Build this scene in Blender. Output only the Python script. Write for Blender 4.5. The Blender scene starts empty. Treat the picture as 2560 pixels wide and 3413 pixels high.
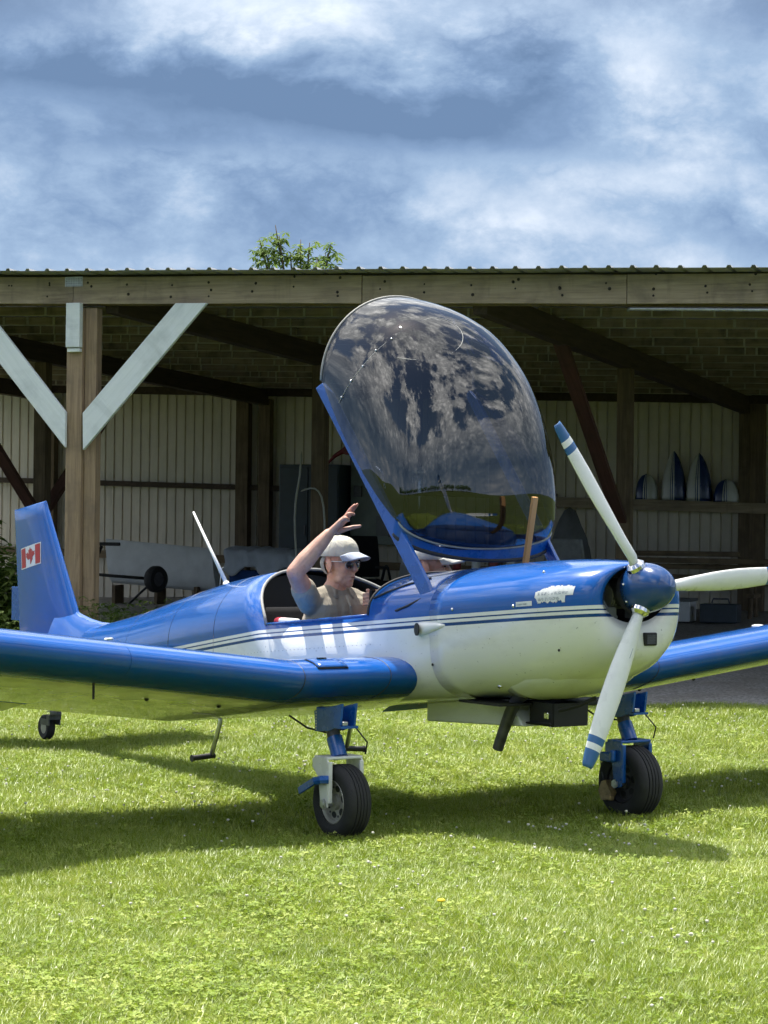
import bpy, bmesh, math, random
import numpy as np
from math import sin, cos, pi, radians, sqrt, atan2, degrees
from mathutils import Vector, Matrix, Euler
random.seed(7); RNG = np.random.default_rng(11)
SC = bpy.context.scene
COL = SC.collection

# ------------------------------------------------------------------ camera, sky, sun, exposure
cam = bpy.data.cameras.new('camera'); cam_o = bpy.data.objects.new('camera', cam); COL.objects.link(cam_o)
cam.sensor_fit = 'HORIZONTAL'; cam.sensor_width = 36.0; cam.lens = 7600 / 2560 * 36.0
cam.clip_start = 0.1; cam.clip_end = 4000
cam_o.matrix_world = Matrix.Translation((0, 0, 1.5)) @ Matrix.Rotation(radians(90.4), 4, 'X') @ Matrix.Rotation(radians(0.65), 4, 'Z')
SC.camera = cam_o
SC.render.resolution_x = 768; SC.render.resolution_y = 1024

SUN_DIR = Vector((-0.175, 0.315, 1.0)).normalized()
SUN_EL = math.asin(SUN_DIR.z); SUN_AZ = atan2(SUN_DIR.x, SUN_DIR.y)
sun = bpy.data.lights.new('sun', 'SUN'); sun.energy = 4.8; sun.angle = radians(0.55); sun.color = (1.0, 0.95, 0.86)
sun_o = bpy.data.objects.new('sun', sun); COL.objects.link(sun_o)
sun_o.rotation_euler = SUN_DIR.to_track_quat('Z', 'Y').to_euler(); sun_o.location = SUN_DIR * 60

SC.view_settings.view_transform = 'Standard'; SC.view_settings.look = 'None'
SC.view_settings.gamma = 1.0; SC.view_settings.exposure = 0.82; SC.view_settings.use_curve_mapping = False

cy = SC.cycles
cy.max_bounces = 6; cy.diffuse_bounces = 4; cy.glossy_bounces = 3; cy.transmission_bounces = 4; cy.transparent_max_bounces = 8; cy.caustics_reflective = False; cy.caustics_refractive = False
cy.use_adaptive_sampling = True; cy.adaptive_threshold = .03; cy.sample_clamp_indirect = 6.0

class NT:
    """small node-tree helper"""
    def __init__(s, tree): s.t = tree; s.n = tree.nodes; s.l = tree.links
    def new(s, typ, **kw):
        n = s.n.new(typ)
        for k, v in kw.items():
            if k == 'inp':
                for a, b in v.items(): s.set(n.inputs[a], b)
            else: setattr(n, k, v)
        return n
    def set(s, sock, v):
        if hasattr(v, 'is_output') or hasattr(v, 'links'): s.l.new(v, sock)
        else: sock.default_value = v
    def math(s, op, a, b=None, c=None, clamp=False):
        n = s.n.new('ShaderNodeMath'); n.operation = op; n.use_clamp = clamp
        s.set(n.inputs[0], a)
        if b is not None: s.set(n.inputs[1], b)
        if c is not None: s.set(n.inputs[2], c)
        return n.outputs[0]
    def noise(s, vec, scale, detail=4, rough=.55, dist=0.0, dim='3D'):
        n = s.n.new('ShaderNodeTexNoise'); n.noise_dimensions = dim
        if vec is not None: s.l.new(vec, n.inputs['Vector'])
        n.inputs['Scale'].default_value = scale; n.inputs['Detail'].default_value = detail
        n.inputs['Roughness'].default_value = rough; n.inputs['Distortion'].default_value = dist
        return n.outputs['Fac']
    def mapping(s, vec, scale=(1, 1, 1), loc=(0, 0, 0), rot=(0, 0, 0)):
        n = s.n.new('ShaderNodeMapping'); s.l.new(vec, n.inputs['Vector'])
        n.inputs['Scale'].default_value = scale; n.inputs['Location'].default_value = loc; n.inputs['Rotation'].default_value = rot
        return n.outputs[0]
    def ramp(s, fac, stops, interp='LINEAR'):
        n = s.n.new('ShaderNodeValToRGB'); s.set(n.inputs[0], fac); cr = n.color_ramp; cr.interpolation = interp
        while len(cr.elements) < len(stops): cr.elements.new(0.5)
        for e, (p, c) in zip(cr.elements, stops):
            e.position = p; e.color = (c[0], c[1], c[2], 1) if hasattr(c, '__len__') else (c, c, c, 1)
        return n.outputs[0]
    def mix(s, fac, a, b, blend='MIX'):
        n = s.n.new('ShaderNodeMix'); n.data_type = 'RGBA'; n.blend_type = blend
        s.set(n.inputs[0], fac)
        for i, v in ((6, a), (7, b)):
            if hasattr(v, 'is_output'): s.l.new(v, n.inputs[i])
            else: n.inputs[i].default_value = (v[0], v[1], v[2], 1)
        return n.outputs[2]

# world: physical sky seen through broken and layered cloud
W = bpy.data.worlds.new('World'); SC.world = W; W.use_nodes = True
W.cycles.sampling_method = 'MANUAL'; W.cycles.sample_map_resolution = 512
w = NT(W.node_tree); w.n.clear()
out = w.new('ShaderNodeOutputWorld'); bg = w.new('ShaderNodeBackground'); w.l.new(bg.outputs[0], out.inputs[0])
bg.inputs['Strength'].default_value = 0.1
sky = w.new('ShaderNodeTexSky', sky_type='NISHITA', sun_disc=False, sun_elevation=SUN_EL, sun_rotation=SUN_AZ, altitude=200, air_density=1.0, dust_density=1.2, ozone_density=1.5)
tc = w.new('ShaderNodeTexCoord'); gen = tc.outputs['Generated']
sep = w.new('ShaderNodeSeparateXYZ'); w.l.new(gen, sep.inputs[0])
dx, dy, dz = sep.outputs
# cloud coordinates straight from the direction, a little flattened
cp = w.mapping(gen, (1.0, 1.0, 1.25))
wv = w.new('ShaderNodeTexNoise'); w.l.new(cp, wv.inputs['Vector']); wv.inputs['Scale'].default_value = 7; wv.inputs['Detail'].default_value = 4
wo = w.new('ShaderNodeVectorMath', operation='MULTIPLY_ADD'); w.l.new(wv.outputs['Color'], wo.inputs[0]); wo.inputs[1].default_value = (.035, .035, .035); w.l.new(cp, wo.inputs[2])
cw = wo.outputs[0]
n_big = w.noise(w.mapping(cp, (1, 1, 1), (3.1, 7.7, 0)), 2.4, 2, .5, .2)
n_mid = w.noise(w.mapping(cw, (1, 1, 1), (9.3, 1.2, .4)), 5.2, 5, .55, 0)
n_fine = w.noise(w.mapping(cw, (1, 1, 1.2), (2.0, 5.0, 1.0)), 17, 8, .68, 0)
n_b = w.noise(w.mapping(cw, (1, 1, 1.3), (5.0, 2.0, 3.0)), 10, 8, .60, 0)
billow = w.math('ABSOLUTE', w.math('SUBTRACT', w.math('MULTIPLY', n_b, 2.0), 1.0))     # creased, puffy edges
# low broad banks of dark cloud base near the horizon in front (azimuth, elevation in the direction vector)
def bank(ax, az, wx, wz, slope=0.0, edge=1.0):
    u_ = w.math('DIVIDE', w.math('SUBTRACT', dx, ax), wx)
    wob = w.math('ADD', w.math('MULTIPLY', w.math('SUBTRACT', n_mid, .5), 0.05), w.math('MULTIPLY', w.math('SUBTRACT', billow, .18), .035))
    v_ = w.math('DIVIDE', w.math('SUBTRACT', w.math('ADD', w.math('SUBTRACT', dz, az), wob), w.math('MULTIPLY', dx, slope)), wz)
    v_ = w.math('MAXIMUM', v_, w.math('MULTIPLY', v_, -edge))
    r = w.math('ADD', w.math('MULTIPLY', u_, u_), w.math('MULTIPLY', v_, v_))
    return w.math('MULTIPLY', w.math('EXPONENT', w.math('MULTIPLY', r, -1.0)), w.math('GREATER_THAN', dy, 0.0))
def total(lst):
    r = None
    for amt, args in lst:
        q = w.math('MULTIPLY', bank(*args), amt); r = q if r is None else w.math('ADD', r, q)
    return r
darks = total([(.95, (-.14, .182, .07, .020, -.05, 2.4)), (1.05, (-.045, .170, .065, .021, -.06, 2.6)), (1.0, (.025, .166, .055, .022, .03, 2.4)), (.7, (.068, .180, .03, .018, .1, 1.5)), (.7, (-.165, .222, .045, .012, 0)), (.6, (.165, .172, .04, .018, -.3, 1.6)), (.6, (.155, .224, .03, .012, 0)), (.4, (-.15, .118, .07, .016, 0)), (.4, (-.09, .150, .05, .008, -.05, 2)), (.3, (.0, .12, .05, .012))])
light = total([(.9, (-.07, .225, .05, .016, .1)), (1.1, (.11, .214, .035, .018, -.2)), (.5, (.03, .212, .05, .014, 0)), (.8, (.05, .136, .035, .014, -.1)), (.5, (-.07, .148, .06, .010, -.05)), (.5, (.10, .160, .05, .010, -.1)), (.35, (-.15, .205, .05, .008, 0))])
tone = w.math('ADD', w.math('ADD', w.math('MULTIPLY', n_mid, .50), w.math('MULTIPLY', n_fine, .26)), w.math('ADD', w.math('MULTIPLY', billow, .55), .02))
tone = w.math('ADD', tone, w.math('MULTIPLY', w.math('SUBTRACT', n_big, .5), .25))
tone = w.math('ADD', w.math('SUBTRACT', tone, w.math('MULTIPLY', darks, .22)), w.math('MULTIPLY', light, .17))
tone = w.math('ADD', tone, w.ramp(dz, [(.095, .10), (.15, .045), (.175, 0.0)]))     # haze and far lit cloud brighten the sky towards the horizon
cloud = w.ramp(tone, [(0.24, (.98, 1.58, 2.65)), (0.37, (1.42, 2.15, 3.4)), (0.50, (2.2, 3.05, 4.3)), (0.62, (3.5, 4.2, 5.2)), (0.80, (6.0, 6.35, 6.9))])
cover = w.math('ADD', w.math('MULTIPLY', n_big, .55), w.math('ADD', w.math('MULTIPLY', n_mid, .42), w.math('MULTIPLY', n_fine, .22)))
lowsky = w.ramp(w.math('ABSOLUTE', dz), [(0.24, 1.0), (0.46, 0.0)])
cover = w.math('ADD', cover, w.math('MULTIPLY', lowsky, .5))
mask = w.ramp(cover, [(0.565, 0.0), (0.625, 1.0)])
# brighter, whiter cumulus higher up where the sun gets between them
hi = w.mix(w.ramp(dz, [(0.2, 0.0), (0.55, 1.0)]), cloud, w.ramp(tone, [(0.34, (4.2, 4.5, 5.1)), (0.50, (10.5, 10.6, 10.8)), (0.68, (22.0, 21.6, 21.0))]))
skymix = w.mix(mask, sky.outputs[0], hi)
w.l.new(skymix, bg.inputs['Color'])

# ------------------------------------------------------------------ mesh helpers
MATS = {}
def mat(name): return MATS[name]
def link(o, parent=None):
    COL.objects.link(o)
    if parent is not None: o.parent = parent
    return o
def obj(name, me, material=None, parent=None, smooth=False, auto=None):
    if material is not None:
        for m in (material if isinstance(material, (list, tuple)) else [material]): me.materials.append(MATS[m] if isinstance(m, str) else m)
    if smooth:
        for p in me.polygons: p.use_smooth = True
    o = bpy.data.objects.new(name, me); link(o, parent)
    if auto is not None:
        md = o.modifiers.new('edge', 'EDGE_SPLIT'); md.split_angle = radians(auto)
    return o
def thing(name, label, cat, loc=(0, 0, 0), rz=0.0, group=None):
    o = bpy.data.objects.new(name, None); o.empty_display_size = .1; COL.objects.link(o)
    o.location = loc; o.rotation_euler = (0, 0, rz); o['label'] = label; o['category'] = cat
    if group: o['group'] = group
    return o
def tag(o, label, cat, group=None):
    o['label'] = label; o['category'] = cat
    if group: o['group'] = group
    return o

class MB:
    def __init__(s): s.v = []; s.f = []; s.m = []
    def add(s, vs, fs, mi=0, M=None):
        k = len(s.v)
        if M is not None: vs = [tuple(M @ Vector(p)) for p in vs]
        s.v += [tuple(p) for p in vs]; s.f += [tuple(i + k for i in f) for f in fs]; s.m += [mi] * len(fs)
        return s
    def box(s, c, d, mi=0, M=None, ch=0.0):
        x, y, z = c; a, b, h = d[0] / 2, d[1] / 2, d[2] / 2
        if ch <= 0:
            vs = [(x + i * a, y + j * b, z + k * h) for k in (-1, 1) for j in (-1, 1) for i in (-1, 1)]
            fs = [(0, 2, 3, 1), (4, 5, 7, 6), (0, 1, 5, 4), (2, 6, 7, 3), (0, 4, 6, 2), (1, 3, 7, 5)]
            return s.add(vs, fs, mi, M)
        bm = bmesh.new(); bmesh.ops.create_cube(bm, size=1)
        for v in bm.verts: v.co = Vector((v.co.x * d[0], v.co.y * d[1], v.co.z * d[2]))
        bmesh.ops.bevel(bm, geom=list(bm.edges), offset=ch, segments=2, profile=.5, affect='EDGES')
        bm.verts.index_update()
        vs = [(v.co.x + x, v.co.y + y, v.co.z + z) for v in bm.verts]; fs = [[v.index for v in f.verts] for f in bm.faces]; bm.free()
        return s.add(vs, fs, mi, M)
    def tube(s, pts, r, n=8, mi=0, M=None, cap=True, closed=False):
        P = [Vector(p) for p in pts]; rs = r if hasattr(r, '__len__') else [r] * len(P)
        vs = []; fs = []; up = None
        L = len(P)
        for i, p in enumerate(P):
            if closed: t = P[(i + 1) % L] - P[i - 1]
            else: t = (P[min(i + 1, L - 1)] - P[max(i - 1, 0)])
            t.normalize()
            if up is None:
                up = Vector((0, 0, 1)) if abs(t.z) < .9 else Vector((1, 0, 0))
            a = (up - t * up.dot(t)).normalized(); b = t.cross(a); up = a
            for k in range(n):
                q = p + (a * cos(2 * pi * k / n) + b * sin(2 * pi * k / n)) * rs[i]; vs.append(tuple(q))
        for i in range(L if closed else L - 1):
            for k in range(n):
                j = (i + 1) % L
                fs.append((i * n + k, i * n + (k + 1) % n, j * n + (k + 1) % n, j * n + k))
        if cap and not closed:
            fs.append(tuple(range(n - 1, -1, -1))); fs.append(tuple((L - 1) * n + k for k in range(n)))
        return s.add(vs, fs, mi, M)
    def lathe(s, prof, n=24, mi=0, M=None, close=False, caps=True):
        # prof: list of (r, h) about the z axis
        vs = []; fs = []
        for r, h_ in prof:
            for k in range(n): vs.append((r * cos(2 * pi * k / n), r * sin(2 * pi * k / n), h_))
        for i in range(len(prof) - 1):
            for k in range(n): fs.append((i * n + k, i * n + (k + 1) % n, (i + 1) * n + (k + 1) % n, (i + 1) * n + k))
        if not close and caps:
            if prof[0][0] > 1e-4: fs.append(tuple(range(n - 1, -1, -1)))
            if prof[-1][0] > 1e-4: fs.append(tuple((len(prof) - 1) * n + k for k in range(n)))
        elif close:
            i = len(prof) - 1
            for k in range(n): fs.append((i * n + k, i * n + (k + 1) % n, (k + 1) % n, k))
        return s.add(vs, fs, mi, M)
    def ball(s, c, r, mi=0, M=None, n=16, m=10):
        rx, ry, rz = r if hasattr(r, '__len__') else (r, r, r)
        vs = [(c[0], c[1], c[2] - rz)]; fs = []
        for i in range(1, m):
            a = -pi / 2 + pi * i / m
            for k in range(n): vs.append((c[0] + rx * cos(a) * cos(2 * pi * k / n), c[1] + ry * cos(a) * sin(2 * pi * k / n), c[2] + rz * sin(a)))
        vs.append((c[0], c[1], c[2] + rz)); top = len(vs) - 1
        for k in range(n): fs.append((0, 1 + (k + 1) % n, 1 + k)); fs.append((top, top - n + k, top - n + (k + 1) % n))
        for i in range(m - 2):
            for k in range(n): fs.append((1 + i * n + k, 1 + i * n + (k + 1) % n, 1 + (i + 1) * n + (k + 1) % n, 1 + (i + 1) * n + k))
        return s.add(vs, fs, mi, M)
    def prism(s, poly, h0, h1, mi=0, M=None):
        # polygon in xy extruded along z
        k = len(poly); vs = [(p[0], p[1], h0) for p in poly] + [(p[0], p[1], h1) for p in poly]
        fs = [tuple(range(k - 1, -1, -1)), tuple(range(k, 2 * k))] + [(i, (i + 1) % k, k + (i + 1) % k, k + i) for i in range(k)]
        return s.add(vs, fs, mi, M)
    def mesh(s, name='m'):
        me = bpy.data.meshes.new(name); me.from_pydata(s.v, [], s.f)
        if any(s.m): me.polygons.foreach_set('material_index', s.m)
        me.validate(); me.update(); return me
    def build(s, name, material, parent=None, smooth=False, auto=None): return obj(name, s.mesh(name), material, parent, smooth, auto)

def grid_mesh(rows, close_u=False, flip=False):
    """rows: list of equal-length point lists -> MB with quads"""
    b = MB(); n = len(rows[0]); vs = [p for r in rows for p in r]; fs = []
    for i in range(len(rows) - 1):
        for k in range(n if close_u else n - 1):
            q = (i * n + k, i * n + (k + 1) % n, (i + 1) * n + (k + 1) % n, (i + 1) * n + k)
            fs.append(q[::-1] if flip else q)
    return b.add(vs, fs)
def align(p0, p1):
    """matrix taking local z axis 0..1 direction onto p0->p1"""
    d = Vector(p1) - Vector(p0); q = d.to_track_quat('Z', 'Y'); return Matrix.Translation(Vector(p0)) @ q.to_matrix().to_4x4(), d.length
def solidify(o, t, off=-1): 
    m = o.modifiers.new('solid', 'SOLIDIFY'); m.thickness = t; m.offset = off; return o
def bevel(o, wd, seg=2):
    m = o.modifiers.new('bevel', 'BEVEL'); m.width = wd; m.segments = seg; m.limit_method = 'ANGLE'; m.angle_limit = radians(35); return o
def smoothstep(a, b, x): t = min(1, max(0, (x - a) / (b - a))); return t * t * (3 - 2 * t)
def interp(x, xs, ys): return float(np.interp(x, xs, ys))

# ------------------------------------------------------------------ materials
def new_mat(name):
    m = bpy.data.materials.new(name); m.use_nodes = True; MATS[name] = m
    t = NT(m.node_tree); b = t.n['Principled BSDF']; return m, t, b
def simple(name, col, rough=.5, metal=0.0, var=.12, scale=12, bump=0.0, coat=0.0, spec=.5):
    m, t, b = new_mat(name)
    tcn = t.new('ShaderNodeTexCoord'); o_ = tcn.outputs['Object']
    n1 = t.noise(o_, scale, 5, .6)
    lo = tuple(c * (1 - var) for c in col); hi_ = tuple(min(1, c * (1 + var)) for c in col)
    t.l.new(t.ramp(n1, [(.3, lo), (.7, hi_)]), b.inputs['Base Color'])
    b.inputs['Metallic'].default_value = metal
    t.l.new(t.ramp(n1, [(.3, max(0, rough - .06)), (.7, min(1, rough + .06))]), b.inputs['Roughness'])
    b.inputs['Coat Weight'].default_value = coat; b.inputs['Coat Roughness'].default_value = .05
    b.inputs['Specular IOR Level'].default_value = spec
    if bump > 0:
        bp = t.new('ShaderNodeBump'); bp.inputs['Strength'].default_value = bump; bp.inputs['Distance'].default_value = .01
        t.l.new(t.noise(o_, scale * 4, 6, .6), bp.inputs['Height']); t.l.new(bp.outputs[0], b.inputs['Normal'])
    return m
BLUE = (0.009, 0.096, 0.38)
WHITE = (0.79, 0.80, 0.77)
def paint(name, body):
    """glossy aircraft paint; body(t, obj_coord) -> colour socket"""
    m, t, b = new_mat(name)
    tcn = t.new('ShaderNodeTexCoord'); o_ = tcn.outputs['Object']
    c = body(t, o_)
    grime = t.noise(t.mapping(o_, (.35, 1, 1)), 6.0, 6, .65)
    c = t.mix(t.ramp(grime, [(.50, 0.0), (.78, .22)]), c, (.15, .14, .11))
    specks = t.noise(o_, 70, 2, .5)
    c = t.mix(t.ramp(specks, [(.70, 0.0), (.76, .5)]), c, (.06, .055, .045))
    t.l.new(c, b.inputs['Base Color'])
    t.l.new(t.ramp(t.noise(o_, 7, 6, .6), [(.35, .13), (.75, .26)]), b.inputs['Roughness'])
    b.inputs['Coat Weight'].default_value = .5; b.inputs['Coat Roughness'].default_value = .03; b.inputs['Specular IOR Level'].default_value = .3
    bp = t.new('ShaderNodeBump'); bp.inputs['Strength'].default_value = .10; bp.inputs['Distance'].default_value = .02
    t.l.new(t.noise(o_, 3.3, 2, .4), bp.inputs['Height']); t.l.new(bp.outputs[0], b.inputs['Normal'])
    return m
paint('blue_paint', lambda t, o_: t.mix(t.noise(o_, 5, 4), tuple(c * .9 for c in BLUE), tuple(c * 1.12 for c in BLUE)))
paint('spinner_paint', lambda t, o_: t.mix(t.noise(o_, 5, 4), (.012, .055, .19), (.015, .07, .23)))
paint('white_paint', lambda t, o_: t.mix(t.noise(o_, 4, 4), tuple(c * .95 for c in WHITE), WHITE))
def livery(t, o_):
    s = t.new('ShaderNodeSeparateXYZ'); t.l.new(o_, s.inputs[0]); X, Y, Z = s.outputs
    line = t.math('ADD', 1.055, t.math('MULTIPLY', X, .087))
    aft = t.math('MAXIMUM', t.math('SUBTRACT', -1.45, X), 0.0)
    line = t.math('SUBTRACT', line, t.math('MULTIPLY', aft, .042))
    dd = t.math('SUBTRACT', line, Z)                        # metres below the top of the upper white stripe
    k = t.math('ADD', t.math('MULTIPLY', dd, 5.0), .5)      # 0.2 m range into 0..1
    def p(mm): return .5 + mm * 5
    B2 = tuple(c * .55 for c in BLUE)
    return t.ramp(k, [(0, BLUE), (p(.000), WHITE), (p(.017), B2), (p(.0235), WHITE), (p(.039), B2), (p(.054), WHITE)], 'CONSTANT')
paint('livery_paint', livery)
simple('bare_metal', (.55, .56, .56), .32, .9, .1, 20)
simple('steel_dark', (.09, .09, .10), .45, .6, .3, 20)
simple('black_rubber', (.018, .018, .019), .75, 0, .35, 30, .25)
simple('matt_black', (.010, .010, .011), .6, 0, .2, 20)
simple('alloy_rim', (.36, .35, .31), .5, .35, .15, 30)
simple('seal_grey', (.30, .30, .28), .6, 0, .2, 20)
simple('white_enamel', (.72, .73, .70), .3, 0, .06, 8, 0, .3)
simple('blue_enamel', tuple(c * .9 for c in BLUE), .28, 0, .15, 14, 0, .4)
simple('brake_bronze', (.34, .25, .13), .5, .5, .3, 40)
simple('flag_red', (.50, .025, .03), .4, 0, .08, 10)
simple('flag_white', (.80, .80, .80), .4, 0, .04, 10)
simple('sticker', (.72, .74, .74), .45, 0, .1, 60)
simple('sticker_grey', (.30, .34, .38), .5, 0, .2, 60)
simple('chrome', (.75, .75, .76), .15, 1.0, .05, 10)
simple('black_vinyl', (.012, .012, .013), .85, 0, .3, 12, .15, 0, .15)
simple('grey_vinyl', (.27, .28, .28), .55, 0, .2, 9, .15)
simple('gasket', (.03, .03, .03), .7, 0, .3, 20)
simple('blade_white', (.76, .78, .76), .3, 0, .06, 9, 0, .3)
simple('blade_blue', (.03, .12, .30), .35, 0, .1, 9)
def underside(t, o_): return t.mix(t.noise(o_, 4, 5), (.36, .36, .33), (.46, .46, .43))
paint('underside_paint', underside)
def acrylic():
    m, t, b = new_mat('tinted_acrylic'); t.n.remove(b)
    o_ = t.n['Material Output']
    tr = t.new('ShaderNodeBsdfTransparent'); tr.inputs[0].default_value = (.15, .16, .19, 1)
    gl = t.new('ShaderNodeBsdfGlossy'); gl.inputs['Roughness'].default_value = .012; gl.inputs['Color'].default_value = (1, 1, 1, 1)
    lw = t.new('ShaderNodeLayerWeight'); lw.inputs[0].default_value = .5
    fr = t.math('ADD', t.math('MULTIPLY', t.math('POWER', lw.outputs['Facing'], 5.0), 1 - .09), .09)
    mx = t.new('ShaderNodeMixShader'); t.l.new(fr, mx.inputs[0]); t.l.new(tr.outputs[0], mx.inputs[1]); t.l.new(gl.outputs[0], mx.inputs[2])
    t.l.new(mx.outputs[0], o_.inputs['Surface'])
acrylic()
def clear_glass():
    m, t, b = new_mat('clear_glass'); t.n.remove(b); o_ = t.n['Material Output']
    tr = t.new('ShaderNodeBsdfTransparent'); tr.inputs[0].default_value = (.82, .85, .84, 1)
    gl = t.new('ShaderNodeBsdfGlossy'); gl.inputs['Roughness'].default_value = .03
    lw = t.new('ShaderNodeLayerWeight'); lw.inputs[0].default_value = .5
    fr = t.math('ADD', t.math('MULTIPLY', t.math('POWER', lw.outputs['Facing'], 5.0), 1 - .06), .06)
    mx = t.new('ShaderNodeMixShader'); t.l.new(fr, mx.inputs[0]); t.l.new(tr.outputs[0], mx.inputs[1]); t.l.new(gl.outputs[0], mx.inputs[2])
    t.l.new(mx.outputs[0], o_.inputs['Surface'])
clear_glass()
def wood(name, dark, lite, grain='x', scale=1.0, rough=.8, stain=(.05, .04, .03), stain_amt=.6):
    m, t, b = new_mat(name); tcn = t.new('ShaderNodeTexCoord'); o_ = tcn.outputs['Object']
    oi = t.new('ShaderNodeObjectInfo')
    off = t.new('ShaderNodeVectorMath', operation='ADD'); t.l.new(o_, off.inputs[0])
    cmb = t.new('ShaderNodeCombineXYZ'); r9 = t.math('MULTIPLY', oi.outputs['Random'], 37.0)
    for i in range(3): t.l.new(r9, cmb.inputs[i])
    t.l.new(cmb.outputs[0], off.inputs[1]); v = off.outputs[0]
    st = {'x': (.06, 1, 1), 'y': (1, .06, 1), 'z': (1, 1, .06)}[grain]
    g = t.noise(t.mapping(v, tuple(c * scale for c in st)), 26, 7, .62, .8)
    blot = t.noise(t.mapping(v, (1, 1, 1)), 3.2 * scale, 6, .6, .4)
    drip = t.noise(t.mapping(v, (1, 1, .12)), 7 * scale, 5, .6)
    c = t.ramp(g, [(.28, dark), (.72, lite)])
    c = t.mix(t.ramp(blot, [(.48, 0), (.78, stain_amt)]), c, stain)
    c = t.mix(t.ramp(drip, [(.58, 0), (.76, stain_amt * .8)]), c, stain)
    t.l.new(c, b.inputs['Base Color']); b.inputs['Roughness'].default_value = rough; b.inputs['Specular IOR Level'].default_value = .25
    bp = t.new('ShaderNodeBump'); bp.inputs['Strength'].default_value = .35; bp.inputs['Distance'].default_value = .006
    t.l.new(g, bp.inputs['Height']); t.l.new(bp.outputs[0], b.inputs['Normal'])
wood('beam_wood', (.235, .185, .13), (.45, .36, .25), 'x', stain=(.10, .082, .07))
wood('post_wood', (.21, .15, .095), (.42, .305, .19), 'z', stain=(.11, .09, .08))
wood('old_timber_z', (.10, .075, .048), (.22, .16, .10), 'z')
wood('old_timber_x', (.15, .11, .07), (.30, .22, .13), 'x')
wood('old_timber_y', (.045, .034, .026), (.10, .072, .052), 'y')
wood('purlin_edge', (.34, .32, .24), (.55, .51, .40), 'x', stain=(.1, .09, .07), stain_amt=.7)
wood('purlin_wood', (.19, .15, .11), (.37, .30, .22), 'x', stain=(.03, .025, .02), stain_amt=.8)
wood('red_timber', (.075, .036, .028), (.15, .068, .052), 'z')
wood('stick_wood', (.42, .22, .08), (.58, .33, .14), 'z', stain=(.25, .12, .05), stain_amt=.3)
wood('white_board', (.70, .75, .745), (.82, .86, .86), 'x', stain=(.38, .42, .42), stain_amt=.5)
def sheet_metal(name, col, rough=.5):
    m, t, b = new_mat(name); tcn = t.new('ShaderNodeTexCoord'); o_ = tcn.outputs['Object']
    d1 = t.noise(t.mapping(o_, (1, 1, .15)), 9, 6, .65); d2 = t.noise(o_, 2.0, 5, .6)
    c = t.ramp(d1, [(.3, tuple(k * .82 for k in col)), (.7, col)])
    c = t.mix(t.ramp(d2, [(.45, 0), (.8, .4)]), c, tuple(k * .5 for k in col))
    t.l.new(c, b.inputs['Base Color']); b.inputs['Roughness'].default_value = rough
sheet_metal('wall_metal', (.72, .65, .53)); sheet_metal('roof_metal', (.45, .45, .45), .35)
def ground_mat():
    m, t, b = new_mat('lawn_soil'); tcn = t.new('ShaderNodeTexCoord'); o_ = tcn.outputs['Object']
    n1 = t.noise(o_, .6, 5, .6); n2 = t.noise(o_, 14, 7, .7)
    c = t.ramp(n2, [(.3, (.022, .033, .008)), (.55, (.055, .085, .018)), (.8, (.12, .14, .045))])
    c = t.mix(t.ramp(n1, [(.4, 0), (.7, .5)]), c, (.10, .10, .035))
    t.l.new(c, b.inputs['Base Color']); b.inputs['Roughness'].default_value = .95; b.inputs['Specular IOR Level'].default_value = .1
    bp = t.new('ShaderNodeBump'); bp.inputs['Strength'].default_value = .8; bp.inputs['Distance'].default_value = .03
    t.l.new(t.noise(o_, 40, 6, .7), bp.inputs['Height']); t.l.new(bp.outputs[0], b.inputs['Normal'])
ground_mat()
def gravel_mat():
    m, t, b = new_mat('gravel'); tcn = t.new('ShaderNodeTexCoord'); o_ = tcn.outputs['Object']
    vz = t.new('ShaderNodeTexVoronoi'); vz.inputs['Scale'].default_value = 45; t.l.new(o_, vz.inputs['Vector'])
    c = t.ramp(vz.outputs['Color'], [(.2, (.16, .155, .145)), (.8, (.34, .33, .31))])
    c = t.mix(t.ramp(t.noise(o_, 1.3, 5), [(.45, 0), (.7, .6)]), c, (.17, .15, .125))
    t.l.new(c, b.inputs['Base Color']); b.inputs['Roughness'].default_value = .95
    bp = t.new('ShaderNodeBump'); bp.inputs['Strength'].default_value = .9; bp.inputs['Distance'].default_value = .02
    t.l.new(vz.outputs['Distance'], bp.inputs['Height']); t.l.new(bp.outputs[0], b.inputs['Normal'])
gravel_mat()
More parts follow.
